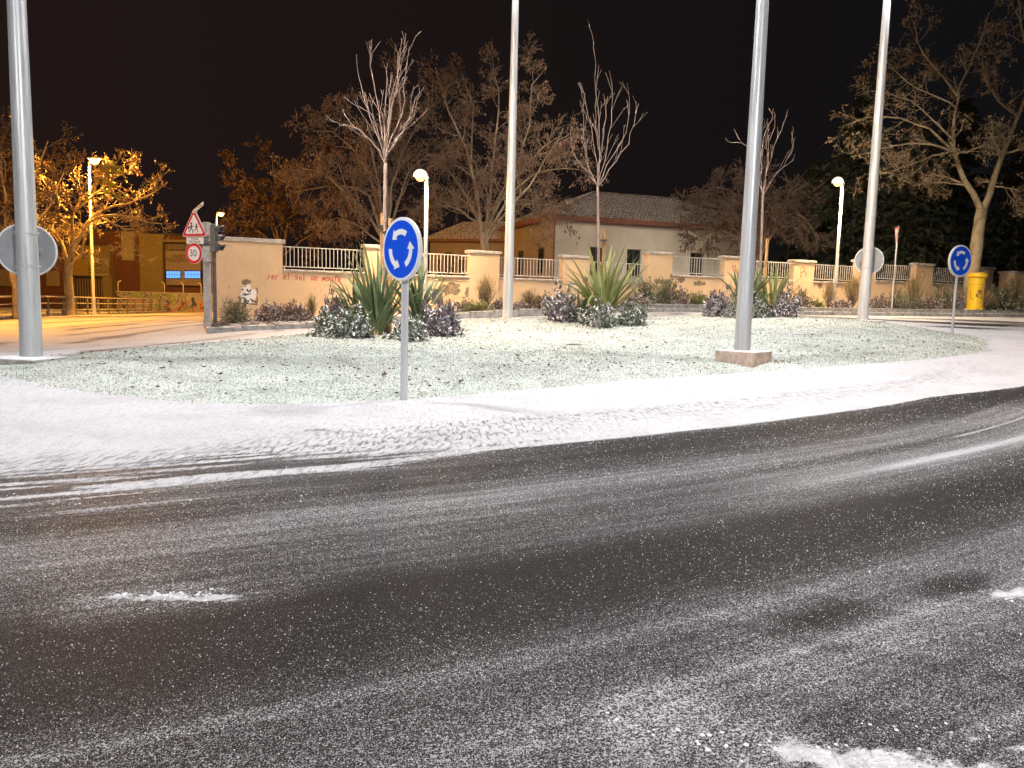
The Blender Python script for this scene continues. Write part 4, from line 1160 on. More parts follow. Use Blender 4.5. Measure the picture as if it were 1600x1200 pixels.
def child(cx, s):
    mb = MB()
    def ln(P, w_):
        for a, b_ in zip(P[:-1], P[1:]):
            a = Vector(a); b_ = Vector(b_); d_ = (b_-a).normalized(); nn_ = Vector((-d_.y, d_.x))*w_/2
            q_ = [a-nn_, b_-nn_, b_+nn_, a+nn_]; mb.add([c+Rm @ Vector((cx+p.x*s, -.0275, -.04+p.y*s)) for p in q_], [(0, 1, 2, 3)])
    P = [(.035*math.cos(2*PI*k/10), .15+.035*math.sin(2*PI*k/10)) for k in range(10)]
    mb.add([c+Rm @ Vector((cx+x*s, -.0275, -.04+z*s)) for x, z in P], [tuple(range(10))])
    ln([(0, .11), (-.01, .0)], .06); ln([(0, .09), (.09, .05)], .025); ln([(0, .09), (-.08, .04)], .025); ln([(0, 0), (.06, -.06), (.04, -.13)], .03); ln([(-.01, 0), (-.06, -.07), (-.11, -.09)], .03)
    if s > .95: ln([(-.13, .03), (-.07, .0)], .07)
    obj('child_figure', mb, MAT['black'], pl_)
child(-.10, 1.0); child(.10, .82)
c2 = at(305, 376, 23.95); m = MB(); m.prism([(-.33, -.10), (.33, -.10), (.33, .10), (-.33, .10)], Rm, c2, -.012, .012); p2 = obj('text_plate', m, MAT['rim'], t)
m = MB(); m.prism([(-.315, -.085), (.315, -.085), (.315, .085), (-.315, .085)], Rm, c2, -.0145, -.0125); obj('white_face', m, MAT['white'], p2)
text_mesh('lettering', 'ZONA', .10, MAT['black'], c2+Rm @ Vector((0, -.017, .045)), Rm, p2); text_mesh('lettering', 'ESCOLAR', .105, MAT['black'], c2+Rm @ Vector((0, -.017, -.04)), Rm, p2)
c3 = at(303.5, 396, 23.95); p3 = disc('speed_plate', c3, Rm, .315, -.015, .015, MAT['rim'], t)
disc('red_border', c3, Rm, .305, -.0182, -.0155, MAT['red'], p3); disc('white_face', c3, Rm, .225, -.021, -.0185, MAT['white'], p3)
text_mesh('number', '30', .30, MAT['black'], c3+Rm @ Vector((-.02, -.0235, .0)), Rm, p3, sx=.95)
m = MB(); m.bbox(at(323, 397, 24.0), (.22, .20, .48), .02, .2); obj('control_box', m, MAT['tlbox'], t)
m = MB(); m.bbox(at(321, 379, 24.0), (.26, .16, .15), .02, .2); obj('battery_box', m, MAT['tl'], t)
for cc_ in (c, c2, c3):
    m = MB(); a_ = Vector(cc_)+Rm @ Vector((.1, .03, 0)); m.tube([a_, Vector((b.x, b.y, cc_.z))], .022, 6); obj('bracket', m, MAT['galvd'], t)
pA, pB = at(302.5, 331, 24.0), at(317.5, 317.5, 24.0); ang = math.atan2(pB.z-pA.z, pB.x-pA.x)
Rs = Matrix.Rotation(-ang, 3, 'Y') @ Matrix.Rotation(.5, 3, 'X')
m = MB(); m.box((pA+pB)/2, ((pB-pA).length, .36, .035), rot=Rs); obj('solar_panel', m, MAT['coping'], t)
m = MB(); m.tube([(pA+pB)/2-Vector((0, 0, .01)), c+Vector((0, .03, .40)), c+Vector((.1, .05, .2)), Vector((b.x, b.y, zt_-.1))], .022, 6); obj('panel_arm', m, MAT['galvd'], t)

b = gp(336.5, 23.9); b.z = tz(b.x, b.y)+.10
t = thing('traffic_light', 'traffic signal on a dark pole with three hooded lamps turned to the right', 'traffic light', b)
zt_ = at(336, 366, 23.9).z
m = MB(); m.tube([b+Vector((0, 0, -.1)), b+Vector((0, 0, .06)), b+Vector((0, 0, .10)), Vector((b.x, b.y, zt_))], [.12, .12, .06, .055], 12); obj('pole', m, MAT['tlpole'], t)
hx = at(334.5, 371, 23.8); hz0, hz1 = at(334, 394, 23.8).z, at(334, 350, 23.8).z
m = MB(); m.bbox((hx.x, hx.y, (hz0+hz1)/2), (.17, .30, hz1-hz0), .03, .12); hs = obj('signal_housing', m, MAT['tl'], t)
for k in range(3):
    zc_ = hz1-(hz1-hz0)*(k+.5)/3+.0; ax = Vector((1, -.30, -.06)).normalized()
    o_ = Vector((hx.x+.085, hx.y-.02, zc_)); s1 = ax.cross(Vector((0, 0, 1))).normalized(); s2 = s1.cross(ax)
    mb = MB(); V = []; n = 14
    for L_, r_ in ((0, .118), (.30, .108)):
        for q_ in range(n+1):
            a = math.radians(-50+280*q_/n); 
            LL = L_ if L_ == 0 else L_*(.62+.38*max(0, math.sin(a)))
            for rr in (r_, r_-.012): V.append(o_+ax*LL+s1*(rr*math.cos(a))+s2*(rr*math.sin(a)))
    F = []; st = 2*(n+1)
    for q_ in range(n):
        F += [(2*q_, 2*q_+2, st+2*q_+2, st+2*q_), (2*q_+1, st+2*q_+1, st+2*q_+3, 2*q_+3), (st+2*q_, st+2*q_+2, st+2*q_+3, st+2*q_+1)]
    mb.add(V, F); obj('visor', mb, MAT['tl'], hs, smooth=False)
    m = MB(); m.lathe(o_, [(.10, 0), (.085, .02), (.03, .035)], 16, axis=ax); obj('lens', m, MAT['lens'], hs)
m = MB(); m.bbox(at(322.5, 357.5, 24.05), (.22, .20, .40), .02, -.2); obj('side_signal', m, MAT['tlbox'], t)
m = MB(); m.tube([at(324, 408, 23.95), at(336, 413, 23.9)], .02, 6); obj('tie_bar', m, MAT['tlpole'], t)

# ------------------------------------------------------------------ yellow mailbox
b = gp(1522, 38.7); b.z = bed_z(b.x, b.y); r = .375
t = thing('mailbox', 'yellow cylindrical mailbox with a domed lid in front of the tree trunk', 'mailbox', b)
ztop = at(1522, 425, 38.7).z; Hm = ztop-b.z
m = MB(); m.lathe(b, [(r*1.06, -.1), (r*1.06, .08), (r, .10), (r, Hm-.42), (r, Hm-.30)], 32); obj('body', m, MAT['yellow'], t, smooth=False)
m = MB(); m.lathe(b, [(r*1.0, Hm-.298), (r*1.17, Hm-.26), (r*1.19, Hm-.18), (r*1.10, Hm-.09), (r*.75, Hm-.02), (.01, Hm)], 32); obj('lid', m, MAT['yellow'], t, smooth=True)
m = MB(); dirc = Vector((-b.x, -b.y, 0)).normalized(); sd_ = Vector((-dirc.y, dirc.x, 0))
def cyl(a, z, e=.006): return b+dirc*(math.cos(a)*(r+e))+sd_*(math.sin(a)*(r+e))+Vector((0, 0, z))
m = MB()
for z0_, z1_ in ((Hm-.62, Hm-.60),): 
    for k in range(14): a0_ = -.7+1.4*k/14; a1_ = a0_+.1; m.add([cyl(a0_, z0_), cyl(a1_, z0_), cyl(a1_, z1_), cyl(a0_, z1_)], [(0, 1, 2, 3)])
for a0_ in (-.7, .7): m.add([cyl(a0_-.03, .35), cyl(a0_+.03, .35), cyl(a0_+.03, Hm-.6), cyl(a0_-.03, Hm-.6)], [(0, 1, 2, 3)])
obj('door_seam', m, MAT['ochre'], t)
m = MB(); m.add([cyl(.93, .3, .01), cyl(1.03, .3, .01), cyl(1.03, Hm-.5, .01), cyl(.93, Hm-.5, .01)], [(0, 1, 2, 3)]); obj('white_stripe', m, MAT['white'], t)
m = MB()
def cst(P, w_=.028):
    for (a0_, z0_), (a1_, z1_) in zip(P[:-1], P[1:]):
        d_ = Vector(((a1_-a0_)*r, z1_-z0_)); 
        if d_.length < 1e-6: continue
        d_.normalize(); nx, nz = -d_.y*w_/2, d_.x*w_/2
        m.add([cyl(a0_-nx/r, z0_-nz, .008), cyl(a1_-nx/r, z1_-nz, .008), cyl(a1_+nx/r, z1_+nz, .008), cyl(a0_+nx/r, z0_+nz, .008)], [(0, 1, 2, 3)])
zc_ = .72
cst([(.42+.26*math.cos(a), zc_+.10*math.sin(a)) for a in np.linspace(.4, 2*PI-.2, 16)]); cst([(.1, zc_+.02), (.0, zc_+.10), (.02, zc_-.06), (.16, zc_-.02)])
cst([(.22, zc_+.16), (.26, zc_+.26), (.34, zc_+.19), (.42, zc_+.29), (.50, zc_+.19), (.58, zc_+.26), (.62, zc_+.16), (.22, zc_+.16)])
obj('post_horn_emblem', m, MAT['black'], t)
# ------------------------------------------------------------------ trees
def grow_child(R, p0, d0, L, up, wig, nseg):
    P = [Vector(p0)]; d = Vector(d0).normalized()
    for i in range(nseg):
        d = (d + Vector((R.gauss(0, wig), R.gauss(0, wig), R.gauss(0, wig))) + Vector((0, 0, up))).normalized()
        P.append(P[-1]+d*L/nseg)
    return P
def branchify(R, path, r0, r1, lvl, cfg, out, tips):
    """adds side branches to a path; cfg[lvl] = (count, length, angle, up, wiggle, r ratio, start)"""
    out.append((path, r0, r1, lvl))
    if lvl >= len(cfg): tips.append(path); return
    cnt, Ln, ang, up, wig, rr, start = cfg[lvl]
    n = len(path)-1
    for k in range(cnt):
        t = start+(1-start)*(k+R.random())/cnt; f = t*n; i = min(int(f), n-1); p = path[i].lerp(path[i+1], f-i)
        tan = (path[i+1]-path[i]).normalized(); a = tan.orthogonal().normalized(); b = tan.cross(a); ph = R.uniform(0, 2*PI)
        side = a*math.cos(ph)+b*math.sin(ph); g = math.radians(ang*R.uniform(.6, 1.3))
        d = tan*math.cos(g)+side*math.sin(g)
        L = Ln*R.uniform(.6, 1.2)*(1.1-.5*t); rb = (r0+(r1-r0)*t)
        branchify(R, grow_child(R, p, d, L, up, wig, 5 if lvl < 2 else 4), max(rb*rr, .004), max(rb*rr*.35, .003), lvl+1, cfg, out, tips)
def tubes_np(out, minr=0.0):
    V = []; F = []; nv = 0
    for path, r0, r1, lvl in out:
        k = 7 if lvl == 0 else (5 if lvl == 1 else 3)
        n = len(path); a = None
        for i, p in enumerate(path):
            t = (path[min(i+1, n-1)]-path[max(i-1, 0)]).normalized()
            a = t.orthogonal().normalized() if a is None else (a-t*a.dot(t)).normalized()
            b = t.cross(a); r = max(minr, r0+(r1-r0)*i/(n-1))
            for q in range(k):
                g = 2*PI*q/k; c, s = math.cos(g)*r, math.sin(g)*r
                V.append((p.x+a.x*c+b.x*s, p.y+a.y*c+b.y*s, p.z+a.z*c+b.z*s))
        for i in range(n-1):
            for q in range(k):
                F.append((nv+i*k+q, nv+i*k+(q+1) % k, nv+(i+1)*k+(q+1) % k, nv+(i+1)*k+q))
        nv += n*k
    return np.array(V), np.array(F)
def leaf_quads(C, D, Lv, Wv, R):
    """C centres, D unit directions, lengths and widths -> two-triangle bent leaves"""
    n = len(C); up = R.normal(size=(n, 3)); S = np.cross(D, up); S /= np.linalg.norm(S, axis=1, keepdims=True)+1e-9
    Nn = np.cross(D, S); L = Lv[:, None]; W = Wv[:, None]
    a = C; b = C+D*L*.5+S*W*.5+Nn*W*.18; c = C+D*L; d = C+D*L*.5-S*W*.5+Nn*W*.18
    V = np.stack([a, b, c, d], 1).reshape(-1, 3); i = np.arange(n)*4
    return V, np.stack([i, i+1, i+2, i+3], 1)
def tree(name, label, cat, base, limbs, cfg, bark, leafm, seed, nleaf=0, lsize=.09, hang=0.0, group=None, trunk=None, minr=.006, tw=None, leafclump=1, upright=False, leafz=None, lmat2=None):
    """limbs: list of (points, r0, r1) already in world space"""
    R = random.Random(seed); N = np.random.RandomState(seed)
    t = thing(name, label, cat, base, group)
    out = []
    if trunk:
        P, r0, r1 = trunk; m = MB(); PP = resample([Vector(p) for p in P], 14, False)
        m.tube(PP, [ (r0+(r1-r0)*i/13)*(1+.35*math.exp(-i*1.1)+R.uniform(-.05, .05)) for i in range(14)], 12)
        obj('trunk', m, bark, t, smooth=True)
    tips = []
    for P, r0, r1 in limbs:
        PP = resample([Vector(p) for p in P], 9, False)
        for q in PP[1:-1]: q += Vector((R.gauss(0, .03), R.gauss(0, .03), R.gauss(0, .03)))
        branchify(R, PP, r0, r1, 0, cfg, out, tips)
    V, F = tubes_np(out, minr)
    np_mesh('crown', V-np.array(base)[None, :], F, bark, t, smooth=True)
    if nleaf and tips:
        ids = N.randint(0, len(tips), max(1, nleaf//leafclump)); C = []; D = []
        for i in ids:
            P = tips[i]
            f = N.rand()*(len(P)-1); j = min(int(f), len(P)-2); p = P[j].lerp(P[j+1], f-j); 
            for _ in range(leafclump):
                C.append((p.x+N.normal(0, .02*leafclump), p.y+N.normal(0, .02*leafclump), p.z+N.normal(0, .02*leafclump)))
                d = Vector(N.normal(size=3))*(1-hang)+Vector((0, 0, -1))*hang*1.6; d.normalize(); D.append(tuple(d))
        C = np.array(C); D = np.array(D); V, F = leaf_quads(C, D, N.uniform(.6, 1.4, len(C))*lsize, N.uniform(.35, .75, len(C))*lsize, N)
        np_mesh('leaves', V-np.array(base)[None, :], F, leafm, t)['kind'] = 'stuff'
        if lmat2:
            pass
    return t, tips

def PP(lst, Y0): return [at(x, y, Y0+dy) for x, y, dy in lst]

# big brown-leaved tree behind the first railing panel
def ground_base(px, Y): 
    p = gp(px, Y); return (p.x, p.y, p.z)
Y0 = 36
b = ground_base(606, Y0)
limbs = [(PP([(598,385,0),(590,340,0),(575,300,.3),(540,288,.6),(500,292,1),(460,300,1.2)], Y0), .09, .025),
         (PP([(596,370,0),(575,335,-.3),(545,305,-.6),(505,268,-.8),(470,262,-1)], Y0), .08, .02),
         (PP([(600,365,0),(585,290,.2),(560,240,.4),(520,205,.6),(490,205,.6)], Y0), .08, .02),
         (PP([(600,365,0),(592,290,-.2),(580,230,-.4),(560,190,-.6),(535,170,-.6)], Y0), .08, .02),
         (PP([(603,370,0),(612,300,.3),(628,240,.5),(650,200,.6),(668,180,.6)], Y0), .08, .02),
         (PP([(605,375,0),(622,320,.4),(640,270,.6),(665,240,.8),(690,245,.8)], Y0), .075, .02),
         (PP([(603,370,0),(606,300,.6),(600,220,1),(610,160,1),(625,130,1)], Y0), .07, .02),
         (PP([(596,380,0),(570,360,-.4),(545,345,-.6),(525,340,-.7)], Y0), .05, .012)]
tree('brown_leaved_tree', 'large brown-leaved spreading tree behind the big blue roundabout sign', 'tree', b, limbs,
     [(9, 2.0, 50, .04, .16, .5, .25), (7, 1.0, 48, .0, .2, .5, .2), (5, .6, 45, -.04, .22, .6, .2)], MAT['brownbark'], MAT['deadleaf'], 11, 6500, .13, .65,
     trunk=([b, at(604, 430, Y0), at(597, 398, Y0), at(600, 368, Y0)], .26, .15), leafclump=4)
Y0 = 38
b = ground_base(765, Y0)
limbs = [(PP([(757,390,0),(748,345,0),(725,300,.2),(700,265,.4),(672,245,.6)], Y0), .11, .025),
         (PP([(757,388,0),(772,330,0),(800,285,.3),(840,240,.4),(870,215,.6)], Y0), .11, .025),
         (PP([(752,365,0),(745,300,-.3),(728,230,-.4),(700,170,-.6),(680,105,-.8)], Y0), .10, .02),
         (PP([(758,370,0),(768,290,.3),(775,220,.4),(782,160,.6),(770,110,.8)], Y0), .10, .02),
         (PP([(762,365,0),(800,300,-.4),(835,270,-.8),(870,262,-.9),(905,265,-1)], Y0), .08, .02),
         (PP([(765,370,0),(790,330,-.6),(820,300,-1),(840,270,-1),(880,200,-1.2)], Y0), .09, .02),
         (PP([(750,350,0),(720,330,-.6),(690,318,-1),(672,320,-1)], Y0), .06, .015),
         (PP([(768,360,0),(800,345,-.5),(830,340,-.8),(860,345,-1)], Y0), .05, .012),
         (PP([(768,330,0),(810,250,.2),(830,180,.4),(830,135,.4),(850,110,.4)], Y0), .07, .015),
         (PP([(752,340,0),(735,250,.2),(740,160,.4),(720,110,.4)], Y0), .07, .015)]
tree('brown_leaved_tree', 'large brown-leaved tree in front of the beige house wing, left of the middle mast', 'tree', b, limbs,
     [(9, 2.0, 50, .03, .16, .5, .22), (7, 1.05, 48, .0, .2, .5, .2), (5, .6, 45, -.04, .22, .6, .2)], MAT['brownbark'], MAT['deadleaf'], 12, 8500, .14, .65,
     trunk=([b, at(768, 430, Y0), at(760, 400, Y0), at(754, 362, Y0)], .30, .17), leafclump=4)
# dim tree far left of it
Y0 = 53
b = ground_base(440, Y0)
limbs = [(PP([(440,400,0),(430,350,0),(410,310,0),(385,280,0),(365,265,0)], Y0), .10, .02), (PP([(440,400,0),(450,350,0),(465,310,0),(480,270,0),(500,250,0)], Y0), .10, .02),
         (PP([(440,395,0),(440,340,1),(430,290,1),(425,245,1)], Y0), .10, .02), (PP([(438,400,0),(410,365,-1),(380,345,-1),(358,345,-1)], Y0), .07, .02), (PP([(442,400,0),(480,370,-1),(510,350,-1),(535,345,-1)], Y0), .07, .02),
         (PP([(440,395,0),(420,340,1),(390,320,1),(370,305,1)], Y0), .10, .02)]
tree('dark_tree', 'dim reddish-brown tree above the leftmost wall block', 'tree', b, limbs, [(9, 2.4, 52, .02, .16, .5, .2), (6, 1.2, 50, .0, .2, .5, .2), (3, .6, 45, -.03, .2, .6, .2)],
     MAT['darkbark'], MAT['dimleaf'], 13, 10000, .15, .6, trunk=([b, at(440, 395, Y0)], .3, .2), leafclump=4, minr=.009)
# low bushy tree by the right end of the house
Y0 = 43.5
b = ground_base(1185, Y0)
limbs = [(PP([(1185,400,0),(1160,350,0),(1130,325,0),(1100,318,0),(1080,330,0)], Y0), .09, .02), (PP([(1185,400,0),(1175,340,.5),(1150,300,.8),(1125,290,1),(1100,300,1)], Y0), .09, .02),
         (PP([(1186,400,0),(1190,340,0),(1185,300,0),(1175,278,0)], Y0), .09, .02), (PP([(1188,400,0),(1215,350,0),(1240,330,0),(1262,345,0),(1275,370,0)], Y0), .09, .02),
         (PP([(1188,395,0),(1210,330,-.6),(1235,305,-.8),(1250,300,-.8)], Y0), .08, .02), (PP([(1183,400,0),(1150,370,-.8),(1115,355,-1),(1090,370,-1)], Y0), .07, .02)]
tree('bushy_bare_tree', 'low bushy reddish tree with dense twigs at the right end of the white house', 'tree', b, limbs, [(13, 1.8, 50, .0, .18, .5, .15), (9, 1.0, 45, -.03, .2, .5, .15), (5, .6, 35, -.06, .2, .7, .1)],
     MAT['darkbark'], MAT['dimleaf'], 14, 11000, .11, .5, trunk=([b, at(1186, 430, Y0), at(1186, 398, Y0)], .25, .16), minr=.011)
# big plane tree on the right
Y0 = 39.5
b = ground_base(1518, Y0)
limbs = [(PP([(1533,330,0),(1520,300,0),(1500,268,0),(1488,235,0),(1490,200,.2),(1496,150,.4),(1490,120,.4)], Y0), .17, .03),
         (PP([(1534,332,0),(1550,290,0),(1565,250,0),(1580,205,0),(1598,165,0),(1615,120,0)], Y0), .18, .05),
         (PP([(1490,238,0),(1460,225,-.3),(1420,225,-.6),(1370,235,-.8),(1330,245,-.8)], Y0), .07, .015),
         (PP([(1490,235,0),(1450,200,.4),(1400,180,.6),(1350,185,.8),(1310,200,.8)], Y0), .07, .015),
         (PP([(1495,150,.4),(1470,115,.4),(1440,80,.4),(1425,30,.4)], Y0), .06, .015), (PP([(1495,150,.4),(1510,110,.2),(1530,70,0),(1545,20,0)], Y0), .06, .015),
         (PP([(1496,170,.3),(1460,150,.2),(1410,125,0),(1380,90,0)], Y0), .05, .012), (PP([(1590,180,0),(1560,160,-.4),(1540,130,-.6),(1535,90,-.6)], Y0), .06, .015),
         (PP([(1570,240,0),(1600,230,-.4),(1640,225,-.6)], Y0), .07, .02), (PP([(1510,290,0),(1470,285,-.5),(1430,290,-.8),(1400,275,-1)], Y0), .045, .01),
         (PP([(1550,290,0),(1580,295,-.5),(1610,300,-.8)], Y0), .045, .01), (PP([(1495,240,0),(1530,230,-.6),(1550,215,-1)], Y0), .045, .01),
         (PP([(1488,235,0),(1440,250,-.8),(1390,270,-1.2),(1350,272,-1.4)], Y0), .05, .012), (PP([(1615,120,0),(1600,60,0),(1590,0,0),(1585,-60,0)], Y0), .07, .015),
         (PP([(1485,215,0),(1430,160,.8),(1370,140,1.2),(1340,150,1.4)], Y0), .05, .012)]
pt, ptips = tree('plane_tree', 'large plane tree with a pale trunk rising behind the yellow mailbox', 'tree', b, limbs,
     [(9, 1.7, 55, .03, .2, .5, .2), (6, .85, 50, .02, .24, .55, .2), (3, .42, 48, .0, .25, .6, .2)], MAT['planebark'], MAT['planeleaf'], 15, 3600, .15, .3,
     trunk=([b, at(1517, 440, Y0), at(1524, 400, Y0), at(1528, 365, Y0), at(1534, 326, Y0)], .34, .26), leafclump=2)
# plane tree at the left under the sodium lamp
Y0 = 38.5
b = ground_base(109, Y0)
limbs = [(PP([(107,410,0),(98,390,0),(92,372,0),(72,350,0),(50,330,0)], Y0), .12, .03), (PP([(107,410,0),(118,380,0),(135,350,0),(150,340,0),(185,335,0),(225,345,0),(255,350,0)], Y0), .12, .02),
         (PP([(110,412,0),(124,402,0),(130,380,0),(128,350,.4)], Y0), .08, .02), (PP([(112,400,0),(115,330,0),(128,300,0),(142,270,.2)], Y0), .10, .02),
         (PP([(135,350,0),(160,325,.4),(200,320,.6),(240,300,.8),(262,285,.8)], Y0), .07, .015), (PP([(128,320,0),(165,290,.4),(190,272,.6),(212,262,.6)], Y0), .06, .012),
         (PP([(150,340,0),(190,355,-.6),(210,375,-.8),(218,395,-.8)], Y0), .06, .012), (PP([(115,340,0),(90,310,.4),(70,285,.6),(55,262,.6)], Y0), .07, .015),
         (PP([(118,330,0),(150,290,-.5),(168,275,-.6),(178,268,-.6)], Y0), .06, .012), (PP([(92,372,0),(80,395,-.5),(72,410,-.7)], Y0), .04, .012), (PP([(100,385,0),(60,365,.6),(20,360,.8)], Y0), .06, .012)]
tree('plane_tree', 'pale forked plane tree glowing yellow below the sodium street lamp', 'tree', b, limbs,
     [(8, 1.5, 52, .03, .2, .5, .22), (6, .75, 50, .0, .24, .55, .2), (3, .4, 48, .0, .25, .6, .2)], MAT['planebark'], MAT['planeleaf'], 16, 3000, .13, .35,
     trunk=([b, at(108, 460, Y0), at(106, 430, Y0), at(108, 408, Y0)], .23, .19), leafclump=2)
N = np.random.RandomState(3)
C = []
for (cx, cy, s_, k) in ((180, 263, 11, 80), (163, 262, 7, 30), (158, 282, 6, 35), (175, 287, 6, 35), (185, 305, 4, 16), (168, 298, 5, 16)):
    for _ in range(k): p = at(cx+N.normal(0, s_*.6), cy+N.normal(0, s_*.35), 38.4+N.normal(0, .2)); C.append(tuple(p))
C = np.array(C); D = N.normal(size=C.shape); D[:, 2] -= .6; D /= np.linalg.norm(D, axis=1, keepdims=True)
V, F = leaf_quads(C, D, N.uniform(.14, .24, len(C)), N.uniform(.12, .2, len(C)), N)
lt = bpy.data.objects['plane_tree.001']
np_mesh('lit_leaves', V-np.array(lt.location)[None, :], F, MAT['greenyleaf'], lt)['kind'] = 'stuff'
# fuller tree at the left edge
Y0 = 32
b = ground_base(26, Y0)
limbs = [(PP([(20,440,0),(10,380,0),(-10,330,0),(-25,280,0)], Y0), .09, .02), (PP([(20,440,0),(30,370,0),(45,310,0),(60,260,0),(75,220,0)], Y0), .09, .02), (PP([(18,430,0),(10,350,.5),(15,280,.8),(25,210,1)], Y0), .09, .02),
         (PP([(16,420,0),(-10,370,-.5),(-40,330,-.8)], Y0), .07, .02), (PP([(25,400,0),(55,350,-.5),(85,310,-.8),(100,270,-.8)], Y0), .07, .02), (PP([(15,340,0),(0,250,0),(10,200,0)], Y0), .07, .02)]
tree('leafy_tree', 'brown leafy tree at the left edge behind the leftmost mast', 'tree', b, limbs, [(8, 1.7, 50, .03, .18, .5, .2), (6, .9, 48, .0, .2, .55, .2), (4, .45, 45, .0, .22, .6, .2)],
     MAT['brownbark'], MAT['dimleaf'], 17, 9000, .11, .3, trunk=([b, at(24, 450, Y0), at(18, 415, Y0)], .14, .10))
# conifers: dark mass behind the right half of the wall
def conifer(px, Yd, ytop, width, label, seed):
    R = np.random.RandomState(seed); b = Vector(ground_base(px, Yd)); top = at(px, ytop, Yd).z; H = top-b.z
    t = thing('conifer', label, 'tree', b, 'dark conifers behind the wall')
    m = MB(); m.tube([b, b+Vector((0, 0, H))], [.32, .04], 8); obj('trunk', m, MAT['darkbark'], t)
    C = []; D = []; nb = int(26*H)
    brn = []
    for k in range(nb):
        h = H*(.10+.90*R.rand()**.9); L = width*(1-h/H)**.75*R.uniform(.6, 1.1)+.3; a = R.uniform(0, 2*PI); d = Vector((math.cos(a), math.sin(a), -.12+R.normal(0, .12)))
        P = []; p = b+Vector((0, 0, h))
        for s_ in range(5): P.append(p+d*(L*s_/4)+Vector((0, 0, -.10*L*(s_/4)**2)))
        brn.append((P, .035, .01, 2))
        for s_ in range(int(14*L)):
            f = R.uniform(.15, 1); q = p+d*(L*f)+Vector((0, 0, -.10*L*f*f)); C.append((q.x+R.normal(0, .12), q.y+R.normal(0, .12), q.z+R.normal(0, .05)))
            dd = d*.6+Vector((R.normal(0, .6), R.normal(0, .6), -.5+R.normal(0, .3))); dd.normalize(); D.append(tuple(dd))
    V, F = tubes_np(brn); np_mesh('branches', V-np.array(b)[None, :], F, MAT['darkbark'], t)
    C = np.array(C); D = np.array(D); V, F = leaf_quads(C, D, R.uniform(.25, .5, len(C)), R.uniform(.10, .2, len(C)), R)
    np_mesh('needles', V-np.array(b)[None, :], F, MAT['conifer'], t)['kind'] = 'stuff'
conifer(1325, 52, 150, 4.6, 'dark conifer directly behind the right white globe lamp', 31)
conifer(1410, 49, 190, 4.4, 'dark conifer between the rightmost mast and the small blue sign', 32)
conifer(1480, 54, 150, 5.0, 'tallest dark conifer left of the large plane tree trunk', 33)
conifer(1575, 50, 200, 4.6, 'dark conifer at the far right behind the gate piers', 34)
conifer(1262, 58, 250, 4.0, 'dark conifer beyond the right end of the white house', 35)
conifer(1660, 52, 150, 4.8, 'dark conifer past the right edge of the picture', 36)

# ------------------------------------------------------------------ young staked trees on the island
def young_tree(px, Yd, fork, whips, label, seed, r=.055, stakes=()):
    R = random.Random(seed); b = gp(px, Yd); b.z = lawn_z(b.x, b.y)-.05
    t = thing('young_tree', label, 'tree', b, 'young bare trees on the island')
    fk = at(fork[0], fork[1], Yd); m = MB(); P = resample([b, b.lerp(fk, .5)+Vector((R.uniform(-.03, .03), 0, 0)), fk], 12, False)
    m.tube(P, [r*(1.25-.45*i/11) for i in range(12)], 10); obj('trunk', m, MAT['youngbark'], t, smooth=True)
    out = []; tips = []
    for wp in whips:
        dy = R.uniform(-.9, .9); n = len(wp)
        Pw = [fk if i == 0 and abs(wp[0][1]-fork[1]) < 3 else at(x, y, Yd+dy*min(1, (i+.6)/n)) for i, (x, y) in enumerate(wp)]
        Q = resample(Pw, 10, False)
        for i, q in enumerate(Q[1:-1]): q += Vector((R.gauss(0, .022), R.gauss(0, .022), 0))
        branchify(R, Q, r*.34, .006, 0, [(4, .9, 24, .10, .09, .45, .2), (1, .35, 25, .06, .1, .7, .3)], out, tips)
    V, F = tubes_np(out, .0058); np_mesh('crown', V-np.array(b)[None, :], F, MAT['youngbark'], t, smooth=True)
    for sx_, sy_top, dy in stakes:
        q = gp(sx_, Yd+dy); q.z = lawn_z(q.x, q.y); tp = at(sx_, sy_top, Yd+dy)
        s = thing('tree_stake', 'round wooden stake beside the '+{1: 'young tree behind the large blue sign, the taller one' if dy < 0 else 'young tree behind the large blue sign, the shorter one', 2: 'middle young bare tree', 3: 'right young bare tree'}[seed], 'stake', q)
        m = MB(); m.tube([q+Vector((0, 0, -.1)), Vector((q.x, q.y, tp.z-.02)), Vector((q.x, q.y, tp.z))], [.055, .052, .045], 12); obj('stake_pole', m, MAT['stake'], s, smooth=False)
        m = MB(); m.box(Vector(((q.x+b.x)/2, (q.y+b.y)/2, tp.z-.35)), (abs(q.x-b.x)+.16, .15, .05), 0); obj('strap', m, MAT['strap'], s)
    return t
young_tree(603, 20.2, (602, 255), [[(602,256),(598,200),(585,140),(578,85),(594,65)], [(602,256),(606,200),(618,140),(630,75),(634,52)], [(602,256),(600,210),(603,150),(604,110)],
    [(602,256),(610,220),(628,180),(636,120),(640,72)], [(602,256),(594,225),(575,175),(565,130),(560,118)], [(602,256),(612,230),(640,190),(648,155)], [(602,256),(590,232),(565,205),(545,195),(530,196)],
    [(602,256),(604,200),(612,150),(622,110),(626,90)], [(602,240),(620,215),(645,180),(652,160)], [(602,256),(592,215),(580,180),(560,165)], [(602,256),(608,190),(622,120),(628,60)]],
    'tallest young bare tree, its stem just left of the large blue sign', 1, .055, ((608.5, 341, -.25), (596, 333, .3)))
